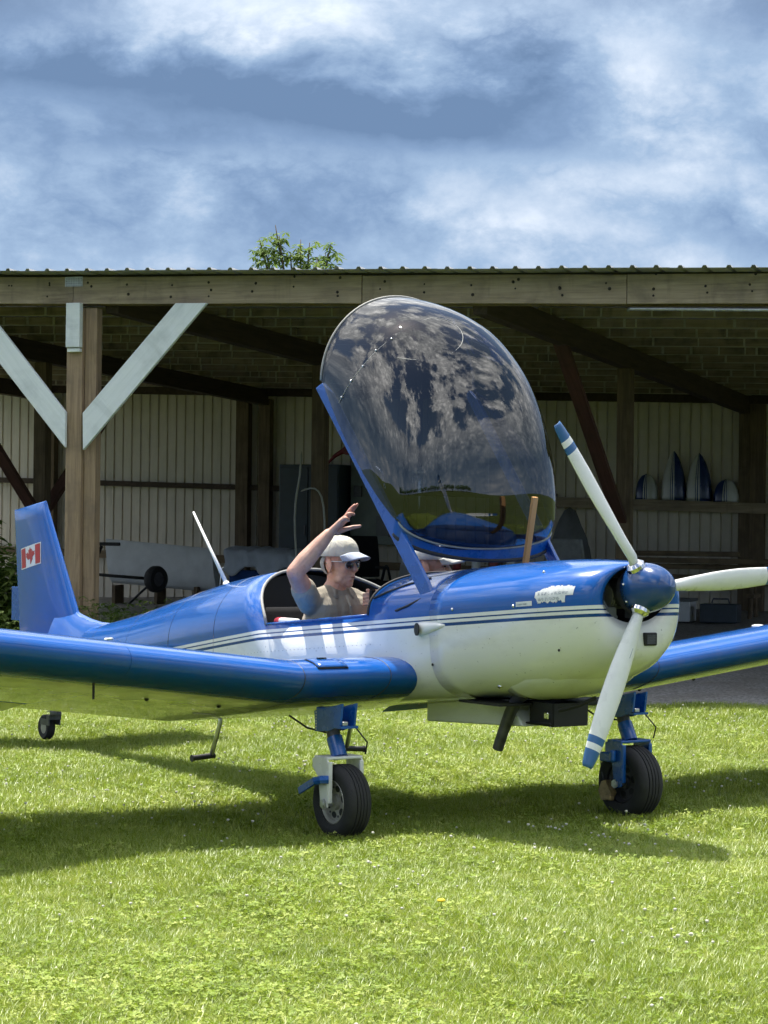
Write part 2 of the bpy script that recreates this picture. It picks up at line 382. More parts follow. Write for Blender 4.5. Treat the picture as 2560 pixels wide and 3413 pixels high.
def leaf_mat(name, c0, c1, c2, trans=.45, rough=.5, gloss=.12):
    m, t, b = new_mat(name); t.n.remove(b); o_ = t.n['Material Output']
    oi = t.new('ShaderNodeObjectInfo'); geo = t.new('ShaderNodeNewGeometry')
    n1 = t.noise(geo.outputs['Position'], .55, 4, .6); n2 = t.noise(geo.outputs['Position'], 9, 3, .6)
    f = t.math('ADD', t.math('MULTIPLY', oi.outputs['Random'], .5), t.math('ADD', t.math('MULTIPLY', n1, .55), t.math('MULTIPLY', n2, .35)))
    c = t.ramp(f, [(.35, c0), (.7, c1), (1.0, c2)])
    df = t.new('ShaderNodeBsdfDiffuse'); t.l.new(c, df.inputs['Color'])
    tl = t.new('ShaderNodeBsdfTranslucent'); t.l.new(t.mix(.5, c, (c1[0] * 1.3, c1[1] * 1.3, c1[2] * .5)), tl.inputs['Color'])
    mx = t.new('ShaderNodeMixShader'); mx.inputs[0].default_value = trans; t.l.new(df.outputs[0], mx.inputs[1]); t.l.new(tl.outputs[0], mx.inputs[2])
    gl = t.new('ShaderNodeBsdfGlossy'); gl.inputs['Roughness'].default_value = rough; gl.inputs['Color'].default_value = (.9, .95, .85, 1)
    fr = t.new('ShaderNodeFresnel'); fr.inputs['IOR'].default_value = 1.35
    m2 = t.new('ShaderNodeMixShader'); t.l.new(t.math('MULTIPLY', fr.outputs[0], gloss), m2.inputs[0]); t.l.new(mx.outputs[0], m2.inputs[1]); t.l.new(gl.outputs[0], m2.inputs[2])
    t.l.new(m2.outputs[0], o_.inputs['Surface'])
leaf_mat('grass_blade', (.11, .165, .020), (.27, .36, .046), (.52, .54, .155), .34)
leaf_mat('clover_leaf', (.11, .165, .022), (.25, .35, .044), (.43, .48, .12), .3, .6, .03)
leaf_mat('tree_leaf', (.05, .105, .02), (.12, .20, .045), (.23, .30, .10))
leaf_mat('weed_leaf', (.04, .075, .015), (.08, .13, .025), (.14, .17, .05))
simple('clover_white', (.62, .60, .50), .8, 0, .15, 60)
simple('dandelion', (.75, .58, .03), .8, 0, .1, 60)
simple('bark', (.11, .085, .06), .9, 0, .3, 14, .5)
def skin_mat():
    m, t, b = new_mat('skin'); tcn = t.new('ShaderNodeTexCoord'); o_ = tcn.outputs['Object']
    n1 = t.noise(o_, 22, 6, .6); n2 = t.noise(o_, 6, 4, .6)
    c = t.ramp(n1, [(.3, (.56, .33, .24)), (.7, (.72, .46, .345))])
    c = t.mix(t.ramp(n2, [(.38, 0), (.68, .75)]), c, (.56, .22, .16))
    c = t.mix(t.ramp(t.noise(o_, 55, 4, .7), [(.55, 0), (.75, .45)]), c, (.34, .17, .12))
    t.l.new(c, b.inputs['Base Color']); b.inputs['Roughness'].default_value = .5
    b.inputs['Subsurface Weight'].default_value = .08; b.inputs['Subsurface Radius'].default_value = (.01, .004, .002); b.inputs['Subsurface Scale'].default_value = .5
    bp = t.new('ShaderNodeBump'); bp.inputs['Strength'].default_value = .2; bp.inputs['Distance'].default_value = .003
    t.l.new(t.noise(o_, 140, 4, .6), bp.inputs['Height']); t.l.new(bp.outputs[0], b.inputs['Normal'])
skin_mat()
def cloth(name, col, var=.18, scale=9):
    m, t, b = new_mat(name); tcn = t.new('ShaderNodeTexCoord'); o_ = tcn.outputs['Object']
    n1 = t.noise(o_, scale, 5, .55, .6)
    t.l.new(t.ramp(n1, [(.3, tuple(k * (1 - var) for k in col)), (.7, tuple(min(1, k * (1 + var)) for k in col))]), b.inputs['Base Color'])
    b.inputs['Roughness'].default_value = .9; b.inputs['Specular IOR Level'].default_value = .15
    bp = t.new('ShaderNodeBump'); bp.inputs['Strength'].default_value = .7; bp.inputs['Distance'].default_value = .02
    t.l.new(t.noise(t.mapping(o_, (1, 1, .45)), 11, 3, .5, 1.2), bp.inputs['Height']); t.l.new(bp.outputs[0], b.inputs['Normal'])
cloth('shirt_cloth', (.36, .325, .265)); cloth('cap_khaki', (.62, .60, .52), .08); cloth('cap_brim_blue', (.42, .47, .58), .06); cloth('cap_white', (.70, .69, .64), .06)
cloth('dark_trousers', (.04, .045, .06)); cloth('dark_shirt', (.05, .06, .09)); cloth('dust_sheet', (.42, .45, .50), .1, 5); cloth('blue_cloth', (.02, .05, .16)); cloth('belt_red', (.32, .03, .05))
simple('grey_hair', (.34, .33, .31), .7, 0, .25, 80, .6)
simple('lens_dark', (.03, .022, .03), .08, 0, .1, 10, 0, .6)
simple('mouth', (.22, .075, .06), .6, 0, .1, 20)
simple('locker_paint', (.022, .035, .05), .4, 0, .2, 6)
simple('panel_green', (.20, .23, .20), .55, 0, .15, 5)
simple('hose_pale', (.36, .36, .31), .5, 0, .1, 12)
simple('tool_red', (.20, .015, .02), .4, 0, .2, 14)
simple('old_white', (.58, .60, .61), .5, 0, .12, 4)
simple('grey_plastic', (.15, .155, .16), .5, 0, .15, 8)
simple('fairing_blue', (.008, .03, .13), .3, 0, .1, 8, 0, .3)
simple('fairing_white', (.55, .56, .54), .35, 0, .08, 8, 0, .3)
simple('nail_dark', (.02, .015, .012), .8, 0, .2, 20)
simple('galvanised', (.42, .44, .45), .45, .7, .25, 30)

# ------------------------------------------------------------------ ground
def ground_z(x, y):
    return 0.018 * sin(x * 1.3 + .6) * sin(y * .9) + 0.012 * sin(x * 3.1 + y * 2.3)
def lawn():
    rows = []
    ys = list(np.linspace(2, 24, 56)); xs = list(np.linspace(-11, 13, 60))
    ys = [-900, -200, -40, -8] + ys + [30, 60, 200, 900]; xs = [-900, -200, -40, -18] + xs + [20, 40, 200, 900]
    for y in ys: rows.append([(x, y, (ground_z(x, y) if (-11 < x < 13 and 2 < y < 20) else 0.0) - .012) for x in xs])
    o = grid_mesh(rows).build('lawn', 'lawn_soil', None, True); o['kind'] = 'structure'
lawn()

# ------------------------------------------------------------------ shed (local x along the front, y into the shed)
SHED_YAW = radians(-20)
shed = thing('open_shed', 'long open-fronted timber pole shed with corrugated metal roof and back wall', 'shed', (0, 21, 0), SHED_YAW)
def fall(a): return -.0235 * a                    # the whole shed stands on ground that falls to the right
def floor_z(d): return .02 + .34 * max(0.0, (d + .6)) / 13.6
AL, AR, DB = -12.2, 8.2, 13.0
def shed_w(a, d, z):
    c, s = cos(SHED_YAW), sin(SHED_YAW); return (a * c - d * s, 21 + a * s + d * c, z)
rows = []
for d in list(np.linspace(-.75, DB + .4, 30)):
    rows.append([shed_w(a, d, floor_z(d) + .02 * sin(a * 2.2 + d) - (.05 if d < -.7 else 0)) for a in np.linspace(AL - .3, AR + .3, 42)])
fl = grid_mesh(rows).build('gravel_floor', 'gravel', None, True); fl['kind'] = 'structure'

def roof_z(a, d): return 3.835 + fall(a) - .021 * d
def corrugated(name, width, length, pitch, rib, ribw):
    """sheet in local x (across the ribs) and z (along the ribs); ribs stand out to -y"""
    xs = []; k = int(round(width / pitch))
    for i in range(k):
        x0 = i * pitch
        xs += [(x0, 0), (x0 + pitch / 2 - ribw, 0), (x0 + pitch / 2 - ribw * .5, -rib), (x0 + pitch / 2 + ribw * .5, -rib), (x0 + pitch / 2 + ribw, 0)]
    xs.append((k * pitch + .01, 0))
    b = MB(); n = len(xs)
    vs = [(x, y, 0) for x, y in xs] + [(x, y, length) for x, y in xs] + [(x, y + .004, 0) for x, y in xs] + [(x, y + .004, length) for x, y in xs]
    fs = []
    for i in range(n - 1):
        fs += [(i, i + 1, n + i + 1, n + i), (2 * n + i, 3 * n + i, 3 * n + i + 1, 2 * n + i + 1), (i, 2 * n + i, 2 * n + i + 1, i + 1), (n + i, n + i + 1, 3 * n + i + 1, 3 * n + i)]
    return b.add(vs, fs).mesh(name)
# back wall sheets
pit = .1555; wsheet = corrugated('wall_sheet', pit * 6, 3.5, pit, -.024, .016); wsheet.materials.append(MATS['wall_metal'])
k = 0; a = AL
while a < AR - .2:
    o = bpy.data.objects.new('wall_sheet', wsheet); link(o, shed); o.location = (a, DB + (.003 if k % 2 else 0), fall(a) - .08 + .02); a += pit * 6; k += 1
# roof sheets: ribs upward; length along the shed depth
rp = .213; rsheet = corrugated('roof_sheet', rp * 5, DB + .75, rp, .022, .026); rsheet.materials.append(MATS['roof_metal'])
a = AL; k = 0
slope_d = math.atan(.021)
while a < AR - .2:
    o = bpy.data.objects.new('roof_sheet', rsheet); link(o, shed)
    M = Matrix.Translation((a, -.30, roof_z(a, -.30) + .012 + (.003 if k % 2 else 0))) @ Matrix.Rotation(math.atan(.0235), 4, 'Y') @ Matrix.Rotation(radians(-90) - slope_d, 4, 'X')
    o.matrix_local = M; a += rp * 5; k += 1
# front beam boards, each a plank of its own
def sloped_box(a0, a1, d, z0, h, t, name, material, parent=shed, wob=0.0):
    b = MB(); n = 9; vs = []
    for i in range(n):
        a_ = a0 + (a1 - a0) * i / (n - 1); w_ = wob * sin(a_ * 1.7 + a0)
        for (dd, zz) in ((-t / 2, 0), (t / 2, 0), (t / 2, h), (-t / 2, h)): vs.append((a_, d + dd, z0 + fall(a_) + zz + w_))
    fs = [(3, 2, 1, 0), tuple((n - 1) * 4 + q for q in range(4))]
    for i in range(n - 1):
        for q in range(4): fs.append((i * 4 + q, i * 4 + (q + 1) % 4, (i + 1) * 4 + (q + 1) % 4, (i + 1) * 4 + q))
    return b.add(vs, fs).build(name, material, parent)
seams = [AL, -8.6, -3.225, -.235, 2.275, 5.6, AR]
for i in range(len(seams) - 1):
    bo = sloped_box(seams[i] + .003, seams[i + 1] - .003, 0 + (.004 if i % 2 else 0), 3.565, .262, .045, 'beam_board', 'beam_wood', shed, .004); bevel(bo, .004)
sloped_box(AL, AR, .0, 3.829, .012, .07, 'drip_edge', 'nail_dark')
sloped_box(AL, AR, .14, 3.56, .26, .045, 'beam_inner_board', 'old_timber_x')
nb = MB()
for a in np.arange(-5.2, 5.0, .43):
    for j in range(random.choice((2, 2, 3))):
        zz = 3.60 + fall(a) + random.uniform(.02, .23); M = Matrix.Translation((a + random.uniform(-.03, .03), -.0225, zz)) @ Matrix.Rotation(radians(90), 4, 'X')
        nb.lathe([(random.uniform(.008, .016), 0), (.006, .004)], 8, 0, M)
no = nb.build('nail_heads', 'nail_dark', shed); no['kind'] = 'stuff'
pl = MB(); pl.box((-3.213, -.028, 3.836 + fall(-3.2) - .06), (.19, .006, .095))
plate = pl.build('joint_plate', 'galvanised', shed)
pd = MB()
for i in range(7):
    for j in range(4):
        M = Matrix.Translation((-3.29 + i * .026, -.0312, 3.81 - .075 + j * .023 + .075)) @ Matrix.Rotation(radians(90), 4, 'X'); pd.lathe([(.005, 0), (.003, .002)], 6, 0, M)
pd.build('plate_teeth', 'nail_dark', plate)['kind'] = 'stuff'
# front posts, doubled: a squared front post with a second timber behind its right side
def front_post(a):
    b = MB(); b.box((a - .065, .03, 1.83), (.170, .13, 3.53)); p = bevel(b.build('post', 'post_wood', shed), .008)
    b = MB(); b.box((a + .085, .075, 1.83), (.125, .12, 3.53)); bevel(b.build('post', 'post_wood', shed), .008)
    b = MB(); b.box((a - .05, -.073, 3.565 + fall(a) - .215), (.150, .07, .43)); bevel(b.build('packing_block', 'white_board', shed), .006)
    b = MB(); b.box((a - .05, -.062, 3.565 + fall(a) - .455), (.135, .055, .035)); bevel(b.build('packing_block', 'white_board', shed), .005)
front_post(-3.13)
for a_ in (-10.4, 4.75):
    front_post(a_)
def brace_board(name, p_top0, p_top1, p_bot1, p_bot0, d0, d1, material):
    """four corners in (a, z), extruded from depth d0 to d1"""
    c = [p_top0, p_top1, p_bot1, p_bot0]; ctr = Vector((sum(p[0] for p in c) / 4, (d0 + d1) / 2, sum(p[1] for p in c) / 4))
    ax = Vector((p_top0[0] - p_bot0[0], 0, p_top0[1] - p_bot0[1])).normalized(); ay = Vector((0, 1, 0)); az = ax.cross(ay)
    R = Matrix((ax, ay, az)).transposed().to_4x4(); Mi = (Matrix.Translation(ctr) @ R).inverted()
    b = MB(); vs = [tuple(Mi @ Vector((p[0], d, p[1]))) for d in (d0, d1) for p in c]
    b.add(vs, [(0, 1, 2, 3), (7, 6, 5, 4), (0, 4, 5, 1), (1, 5, 6, 2), (2, 6, 7, 3), (3, 7, 4, 0)])
    o = b.build(name, material, shed); o.matrix_local = Matrix.Translation(ctr) @ R
    bm = bmesh.new(); bm.from_mesh(o.data); bmesh.ops.recalc_face_normals(bm, faces=bm.faces); bm.to_mesh(o.data); bm.free()
    return bevel(o, .006)
brace_board('knee_brace', (-2.10, 3.612), (-1.773, 3.606), (-3.064, 2.215), (-3.072, 2.575), -.09, -.045, 'white_board')
brace_board('knee_brace', (-4.52, 3.672), (-4.20, 3.665), (-3.258, 2.585), (-3.256, 2.24), -.09, -.045, 'white_board')
# rafters, purlins, inner posts, knee braces of the inside
RAF = [-10.4, -6.65, -2.9, .85, 4.6]
for a in RAF:
    b = MB(); L = DB - .2
    vs = []
    for d in (.17, L):
        z1 = roof_z(a, d) - .105
        vs += [(a - .07, d, z1 - .24), (a + .07, d, z1 - .24), (a + .07, d, z1), (a - .07, d, z1)]
    b.add(vs, [(0, 1, 2, 3), (7, 6, 5, 4), (0, 4, 5, 1), (1, 5, 6, 2), (2, 6, 7, 3), (3, 7, 4, 0)])
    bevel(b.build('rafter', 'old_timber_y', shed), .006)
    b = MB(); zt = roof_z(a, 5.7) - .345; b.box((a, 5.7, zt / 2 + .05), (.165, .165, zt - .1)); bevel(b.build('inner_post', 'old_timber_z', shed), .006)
    if a != -2.9:
        M, L2 = align((a - .03, 3.05, roof_z(a, 3.05) - .33), (a - .03, 5.62, 1.62)); b = MB(); b.box((0, 0, L2 / 2), (.15, .06, L2 + .1)); o = b.build('inner_brace', 'red_timber', shed); o.matrix_local = M
    if a in (-6.65, -10.4, 4.6):
        M, L2 = align((a - .03, 8.2, roof_z(a, 8.2) - .33), (a - .03, 5.78, 1.62)); b = MB(); b.box((0, 0, L2 / 2), (.15, .06, L2 + .1)); o = b.build('inner_brace', 'red_timber', shed); o.matrix_local = M
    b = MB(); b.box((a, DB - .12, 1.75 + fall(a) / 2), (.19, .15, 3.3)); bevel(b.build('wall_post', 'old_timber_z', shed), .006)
for a in (-7.02, 1.02):
    b = MB(); b.box((a, DB - .13, 1.75 + fall(a) / 2), (.21, .16, 3.3)); bevel(b.build('wall_post', 'old_timber_z', shed), .006)
for i in range(13):
    d = .62 + i * .985; lo = AL + .1
    brk = RAF + [AR - .1]
    for j in range(len(brk)):
        a0 = (AL + .1) if j == 0 else brk[j - 1] - .14; a1 = brk[j] + .14 if j < len(brk) - 1 else AR - .1
        dd = d + (.045 if j % 2 else 0)
        pu = sloped_box(a0, a1, dd, roof_z(0, dd) - .103, .096, .042, 'purlin', 'purlin_wood', shed, .006 * random.random())
        ed = MB(); zz = roof_z(0, dd) - .106; n_ = 9
        vs = [(a0 + (a1 - a0) * q / (n_ - 1), dd - .0235, zz + fall(a0 + (a1 - a0) * q / (n_ - 1)) + h_) for q in range(n_) for h_ in (0, .011)]
        ed.add(vs, [(2 * q, 2 * q + 2, 2 * q + 3, 2 * q + 1) for q in range(n_ - 1)])  # pale strip puts light caught along the purlin's lower edge into the colour
        x_ = a0 + random.uniform(.1, .5)
        while x_ < a1 - .05:
            ed.box((x_, dd - .027, zz + fall(x_) + .052), (random.uniform(.012, .03), .010, .096)); x_ += random.choice((.16, .32, .32, .5, .64)) + random.uniform(-.04, .04)
        ed.build('lit_edge_cleats', 'purlin_edge', pu)['kind'] = 'stuff'
sloped_box(AL + .1, AR - .1, DB - .06, 3.47, .14, .045, 'wall_plate', 'old_timber_x')
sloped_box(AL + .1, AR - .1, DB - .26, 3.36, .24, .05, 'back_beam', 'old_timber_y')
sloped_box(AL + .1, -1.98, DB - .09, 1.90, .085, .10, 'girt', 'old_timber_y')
sloped_box(-2.9, AR - .1, DB - .16, 1.79, .15, .24, 'shelf_girt', 'beam_wood')
sloped_box(AL + .1, AR - .1, DB - .06, .75, .12, .05, 'girt', 'old_timber_x')
cb = MB(); cb.tube([(2.26, .1, 3.52 + fall(2.26)), (2.3, .03, 3.525 + fall(2.3)), (5.4, .03, 3.505 + fall(5.4))], .016, 10); cb.build('conduit', 'galvanised', shed, True)

# ------------------------------------------------------------------ things kept in the shed (placed in shed coordinates)
def sthing(name, label, cat, a, d, z=None, rz=0.0, group=None):
    p = shed_w(a, d, floor_z(d) if z is None else z); return thing(name, label, cat, p, SHED_YAW + rz, group)
t_ = sthing('storage_locker', 'tall dark blue metal locker against the back wall behind a post', 'locker', -5.69, 12.55)
b = MB(); b.box((0, 0, 1.06), (.98, .5, 2.08), 0, None, .012); b.build('body', 'locker_paint', t_)
for s in (-1, 1):
    b = MB(); b.box((s * .243, -.262, 1.06), (.46, .02, 1.98), 0, None, .006); dr = b.build('door', 'locker_paint', t_)
    b = MB(); b.box((s * .05, -.282, 1.1), (.02, .025, .16), 0, None, .004); b.build('handle', 'steel_dark', dr)
t_ = sthing('electrical_panel', 'grey green switch panel with dark square openings on the back wall', 'panel', -4.72, 12.7, 1.25)
b = MB(); b.box((0, 0, .62), (.85, .12, 1.25), 0, None, .01); b.build('backboard', 'panel_green', t_)
for x_, z_ in ((-.30, .80), (.02, .80), (.27, .2)):
    b = MB(); b.box((x_, -.075, z_), (.13, .04, .17), 0, None, .005); b.build('switch_box', 'steel_dark', t_)
b = MB(); b.box((.1, -.07, .28), (.2, .03, .3), 0, None, .005); b.build('cover_plate', 'grey_plastic', t_)
b = MB(); pts = [(-.12 + .1 * cos(q) * .9, 0, .75 * sin(q)) for q in np.linspace(-1.2, 3.5, 26)]
b.tube([(-.19, -.1, .45), (-.2, -.11, .1), (-.24, -.12, -.05), (-.27, -.12, -.35), (-.24, -.12, -.8), (-.2, -.12, -1.1), (-.02, -.13, -1.22), (.12, -.12, -1.05), (.13, -.12, -.6), (.12, -.12, -.2), (.05, -.12, -.03), (-.06, -.12, 0), (-.2, -.12, -.06)], .014, 8)
hz_ = tag(b.build('hanging_hose', 'hose_pale', None, True), 'pale hose hung in a long loop on the brown inner post', 'hose')
hz_.location = shed_w(-2.9, 5.68, 1.98); hz_.rotation_euler = (0, 0, SHED_YAW); hm = hz_.modifiers.new('s', 'SUBSURF'); hm.levels = 1; hm.render_levels = 1
t_ = sthing('chain_hoist', 'dark red hand hoist lying on top of the locker', 'hoist', -5.25, 12.5, floor_z(12.5) + 2.10)
b = MB(); b.tube([(-.22, 0, .02), (-.1, 0, .14), (.05, 0, .22), (.2, 0, .2)], [.018, .03, .045, .03], 8); b.build('arm', 'tool_red', t_, True)
b = MB(); b.lathe([(.0, -.04), (.07, -.04), (.07, .04), (0, .04)], 14, 0, Matrix.Translation((.1, 0, .22)) @ Matrix.Rotation(radians(90), 4, 'X')); b.build('drum', 'tool_red', t_)
b = MB(); b.tube([(-.22, 0, .02), (-.26, 0, .05), (-.3, 0, .01)], .012, 6); b.build('hook', 'steel_dark', t_)
# shelf: fairings standing on end
def fairing(a, label, wd, ht, pointed, flip, grp):
    t_ = sthing('wheel_fairing' if not pointed else 'wing_tip_fairing', label, 'fairing', a, DB - .19, 1.945 + fall(a), 0, grp)
    rows = {0: [], 1: [], 2: []}
    def prof(s): # half width at height s (0..1)
        return (1 - s ** 2.2) ** .75 if pointed else sqrt(max(0, 1 - s ** 2.3))
    N = 14
    def shell(u0, u1):
        r = []
        for i in range(N + 1):
            s = i / N; hw = wd / 2 * prof(s) if i < N else .004; row = []
            for j in range(7):
                u = u0 + (u1 - u0) * j / 6; row.append((u * hw, -.10 * sqrt(max(0, 1 - u * u)) * prof(s) * 1.1, s * ht))
            r.append(row)
        return grid_mesh(r)
    f = -1 if flip else 1
    for (u0, u1, m_, nm) in ((-1, -.18, 'fairing_blue', 'shell'), (-.18, -.08, 'fairing_white', 'stripe'), (-.08, .02, 'fairing_blue', 'stripe'), (.02, .10, 'fairing_white', 'stripe'), (.10, .17, 'fairing_blue', 'stripe'), (.17, 1, 'fairing_white', 'shell')):
        a0, a1 = (u0 * f, u1 * f); o = shell(min(a0, a1), max(a0, a1)).build(nm, m_, t_, True); solidify(o, .006, 1)
    return t_
fairing(-.59, 'low rounded blue and white fairing at the left end of the shelf', .34, .37, False, False, None)
fairing(-.19, 'tall pointed white and blue fairing, left one of the two', .36, .71, True, True, None)
fairing(.18, 'tall pointed white and blue fairing, right one of the two', .38, .69, True, True, None)
fairing(.58, 'low rounded blue and white fairing at the right end of the shelf', .37, .32, False, False, None)
# stored white wing with trolley
t_ = sthing('stored_wing', 'long dull white detached wing lying on edge in the left of the shed', 'wing', -7.62, 11.2)
rows = []
for x_ in np.linspace(-.92, .84, 9):
    row = []
    for q in range(20):
        a_ = 2 * pi * q / 20; c_ = cos(a_); row.append((x_ + .06 * (1 - c_) , .09 * sin(a_) * (1 - .45 * c_), .58 + .33 * c_ - .07 * x_))
    rows.append(row)
b = grid_mesh(rows, True); n_ = 20; b.f += [tuple(range(n_ - 1, -1, -1)), tuple(len(rows) * n_ - n_ + q for q in range(n_))]; b.m += [0, 0]
b.build('skin', 'old_white', t_, True, 40)
for x_ in (-.7, 0, .65):
    b = MB(); b.box((x_, -.02, .14), (.05, .3, .28)); b.build('cradle', 'old_timber_z', t_)
t_ = sthing('tow_trolley', 'black wheeled tow trolley with T-shaped handle in front of the white wing', 'trolley', -7.35, 9.6)
def wheel_simple(par, x, y, z, r, wd_, m1='black_rubber', m2='steel_dark'):
    b = MB(); M = Matrix.Translation((x, y, z)) @ Matrix.Rotation(radians(70), 4, 'Z') @ Matrix.Rotation(radians(90), 4, 'X')
    b.lathe([(r * .55, -wd_ / 2), (r * .9, -wd_ / 2), (r, -wd_ * .25), (r, wd_ * .25), (r * .9, wd_ / 2), (r * .55, wd_ / 2)], 22, 0, M, True); o = b.build('wheel', m1, par, True, 40)
    b = MB(); b.lathe([(.0, -wd_ * .4), (r * .56, -wd_ * .4), (r * .56, wd_ * .4), (0, wd_ * .4)], 18, 0, M); b.build('hub', m2, o)
wheel_simple(t_, .42, 0, .46, .19, .14)
b = MB(); b.tube([(.42, 0, .46), (-.3, -.05, .50), (-.62, -.05, .52)], .022, 8); b.tube([(-.62, -.05, .52), (-.42, -.05, .92)], .026, 8); b.tube([(.42, 0, .46), (.2, 0, .28), (.0, 0, .1)], .018, 8); b.tube([(-.62, -.05, .52), (-.75, -.05, .72), (-.55, -.05, .78)], .014, 6); b.tube([(-.62, -.05, .52), (-.66, -.05, .05)], .02, 6); b.build('frame', 'matt_black', t_, True)
b = MB(); b.box((-.38, -.05, .95), (.5, .05, .05), 0, None, .01); b.build('handle', 'matt_black', t_)
# covered seat row
t_ = sthing('covered_bench', 'bench draped with a pale grey dust sheet behind the cockpit', 'bench', -4.35, 7.6)
b = MB(); b.box((0, .1, .45), (1.0, .5, .5), 0, None, .02); b.build('body', 'blue_cloth', t_)
b = MB(); b.tube([(-.66, -.1, .05), (-.62, -.1, .72), (-.5, -.1, .78), (-.42, -.1, .72)], .016, 8); b.build('rail', 'chrome', t_, True)
rows = []
for i in range(13):
    s = i / 12; row = []
    for j in range(19):
        x_ = -.56 + 1.12 * j / 18; fold = .018 * sin(j * 1.9) + .012 * sin(j * 3.7 + 1)
        if s < .55: y_ = .34 - s * .95; z_ = 1.0 + .03 * sin(pi * s / .55) - .1 * s
        else: y_ = -.18 - .05 * (s - .55) + fold * 1.4; z_ = .945 - (s - .55) * (.55 + .16 * sin(j * .8))
        row.append((x_ + (.02 * sin(i * .8)), y_, z_ + fold * .6 - .05 * (x_ + .5) ** 2))
    rows.append(row)
o = grid_mesh(rows).build('dust_sheet', 'dust_sheet', t_, True); solidify(o, .006)
b = MB(); b.tube([(-.5, .3, .2), (-.5, .3, .95)], .02, 8); b.tube([(.5, .3, .2), (.5, .3, .95)], .02, 8); b.box((0, .3, .9), (1.0, .03, .12)); b.build('back_frame', 'steel_dark', t_)
# chairs and clutter
def office_chair(a, d, rz, label, m1, m2='black_vinyl', sc=1.0):
    t_ = sthing('office_chair', label, 'chair', a, d, None, rz)
    b = MB(); b.box((0, 0, .48), (.52, .5, .10), 0, None, .035); b.build('seat', m2, t_, True, 50)
    rows = []
    for i in range(9):
        s = i / 8; rows.append([(-.26 * (1 - .12 * s * s) + .52 * (1 - .12 * s * s) * j / 8, .24 + .10 * s - .05 * (1 - (j / 4 - 1) ** 2), .56 + .56 * s) for j in range(9)])
    o = grid_mesh(rows).build('backrest', m1, t_, True); solidify(o, .05); bevel(o, .015)
    b = MB(); b.tube([(0, 0, .44), (0, 0, .12)], .028, 8); b.tube([(0, .2, .46), (0, .32, .52), (0, .33, .62)], .022, 8)
    b.build('column', 'steel_dark', t_, True)
    for q in range(5):
        b = MB(); an = 2 * pi * q / 5; b.tube([(0, 0, .14), (.28 * cos(an), .28 * sin(an), .07)], [.024, .016], 6); b.ball((.28 * cos(an), .28 * sin(an), .032), .03, 0, None, 8, 6); b.build('leg', 'matt_black', t_)
    for s in (-1, 1):
        b = MB(); b.tube([(s * .27, .1, .5), (s * .31, .08, .7), (s * .31, -.16, .71)], .02, 6); b.build('armrest', 'matt_black', t_, True)
office_chair(-3.72, 9.4, radians(25), 'dark office chair left of the two behind the cap', 'black_vinyl')
office_chair(-3.05, 9.1, radians(-20), 'grey backed office chair right behind the raised canopy strut', 'grey_vinyl')
office_chair(-.67, 9.3, radians(170), 'pale grey backed chair in the shed right of the raised canopy', 'grey_vinyl')
t_ = sthing('covered_engine', 'bulky machine under a grey plastic sheet below the shelf end', 'engine', -1.41, 11.6)
b = MB(); rr = np.random.default_rng(3)
rows = []
for i in range(12):
    s = i / 11; rows.append([((.32 * (1 - .75 * s ** 3)) * cos(q) * (1 + .13 * sin(q * 5 + i)), (.32 * (1 - .75 * s ** 3)) * sin(q) * (1 + .11 * sin(q * 4 + i * .7)), 1.45 * s) for q in np.linspace(0, 2 * pi, 25)[:-1]])
rows.append([(0.0, 0.0, 1.5)] * 24); grid_mesh(rows, True).build('cover', 'grey_plastic', t_, True)
b = MB(); b.box((0, 0, .06), (1.0, .8, .1)); b.build('pallet', 'old_timber_x', t_)
for i, (a, d, L, rz, z) in enumerate(((.55, 11.2, 2.6, .05, .75), (.75, 11.0, 2.2, -.08, .84), (.30, 11.4, 1.5, .12, .92))):
    b = MB(); b.box((0, 0, 0), (L, .22, .07), 0, None, .006); o = b.build('stacked_plank', 'old_timber_x', None)
    tag(o, ['wide dark plank at the bottom of the stack under the shelf', 'middle plank of the dark stack under the shelf', 'short top plank of the dark stack under the shelf'][i], 'plank', 'planks stacked under the shelf'); o.location = shed_w(a, d, floor_z(d) + z - .05); o.rotation_euler = (0, 0, SHED_YAW + rz)
for s, a in ((0, -.3), (1, 1.3)):
    b = MB(); b.box((0, 0, .32), (.12, .5, .05)); b.tube([(0, -.22, 0), (0, -.05, .62)], .03, 6); b.tube([(0, .22, 0), (0, .05, .62)], .03, 6); b.box((0, 0, .64), (.14, .4, .07))
    o = b.build('trestle', 'old_timber_z', None); tag(o, ['wooden trestle carrying the left end of the plank stack', 'wooden trestle carrying the right end of the plank stack'][s], 'trestle'); o.location = shed_w(a, 11.15, floor_z(11.15)); o.rotation_euler = (0, 0, SHED_YAW)
t_ = sthing('storage_box', 'dull pale box on the shed floor under the plank stack', 'box', .35, 10.3)
b = MB(); b.box((0, 0, .14), (.62, .4, .27), 0, None, .012); b.build('body', 'old_white', t_); b = MB(); b.box((0, 0, .295), (.66, .44, .04), 0, None, .01); b.build('lid', 'grey_plastic', t_)
t_ = sthing('storage_box', 'dark toolbox on the shed floor right of the pale box', 'box', 1.05, 10.2)
b = MB(); b.box((0, 0, .13), (.5, .3, .25), 0, None, .012); b.build('body', 'locker_paint', t_); b = MB(); b.tube([(-.12, 0, .26), (-.1, 0, .32), (.1, 0, .32), (.12, 0, .26)], .012, 6); b.build('handle', 'steel_dark', t_)
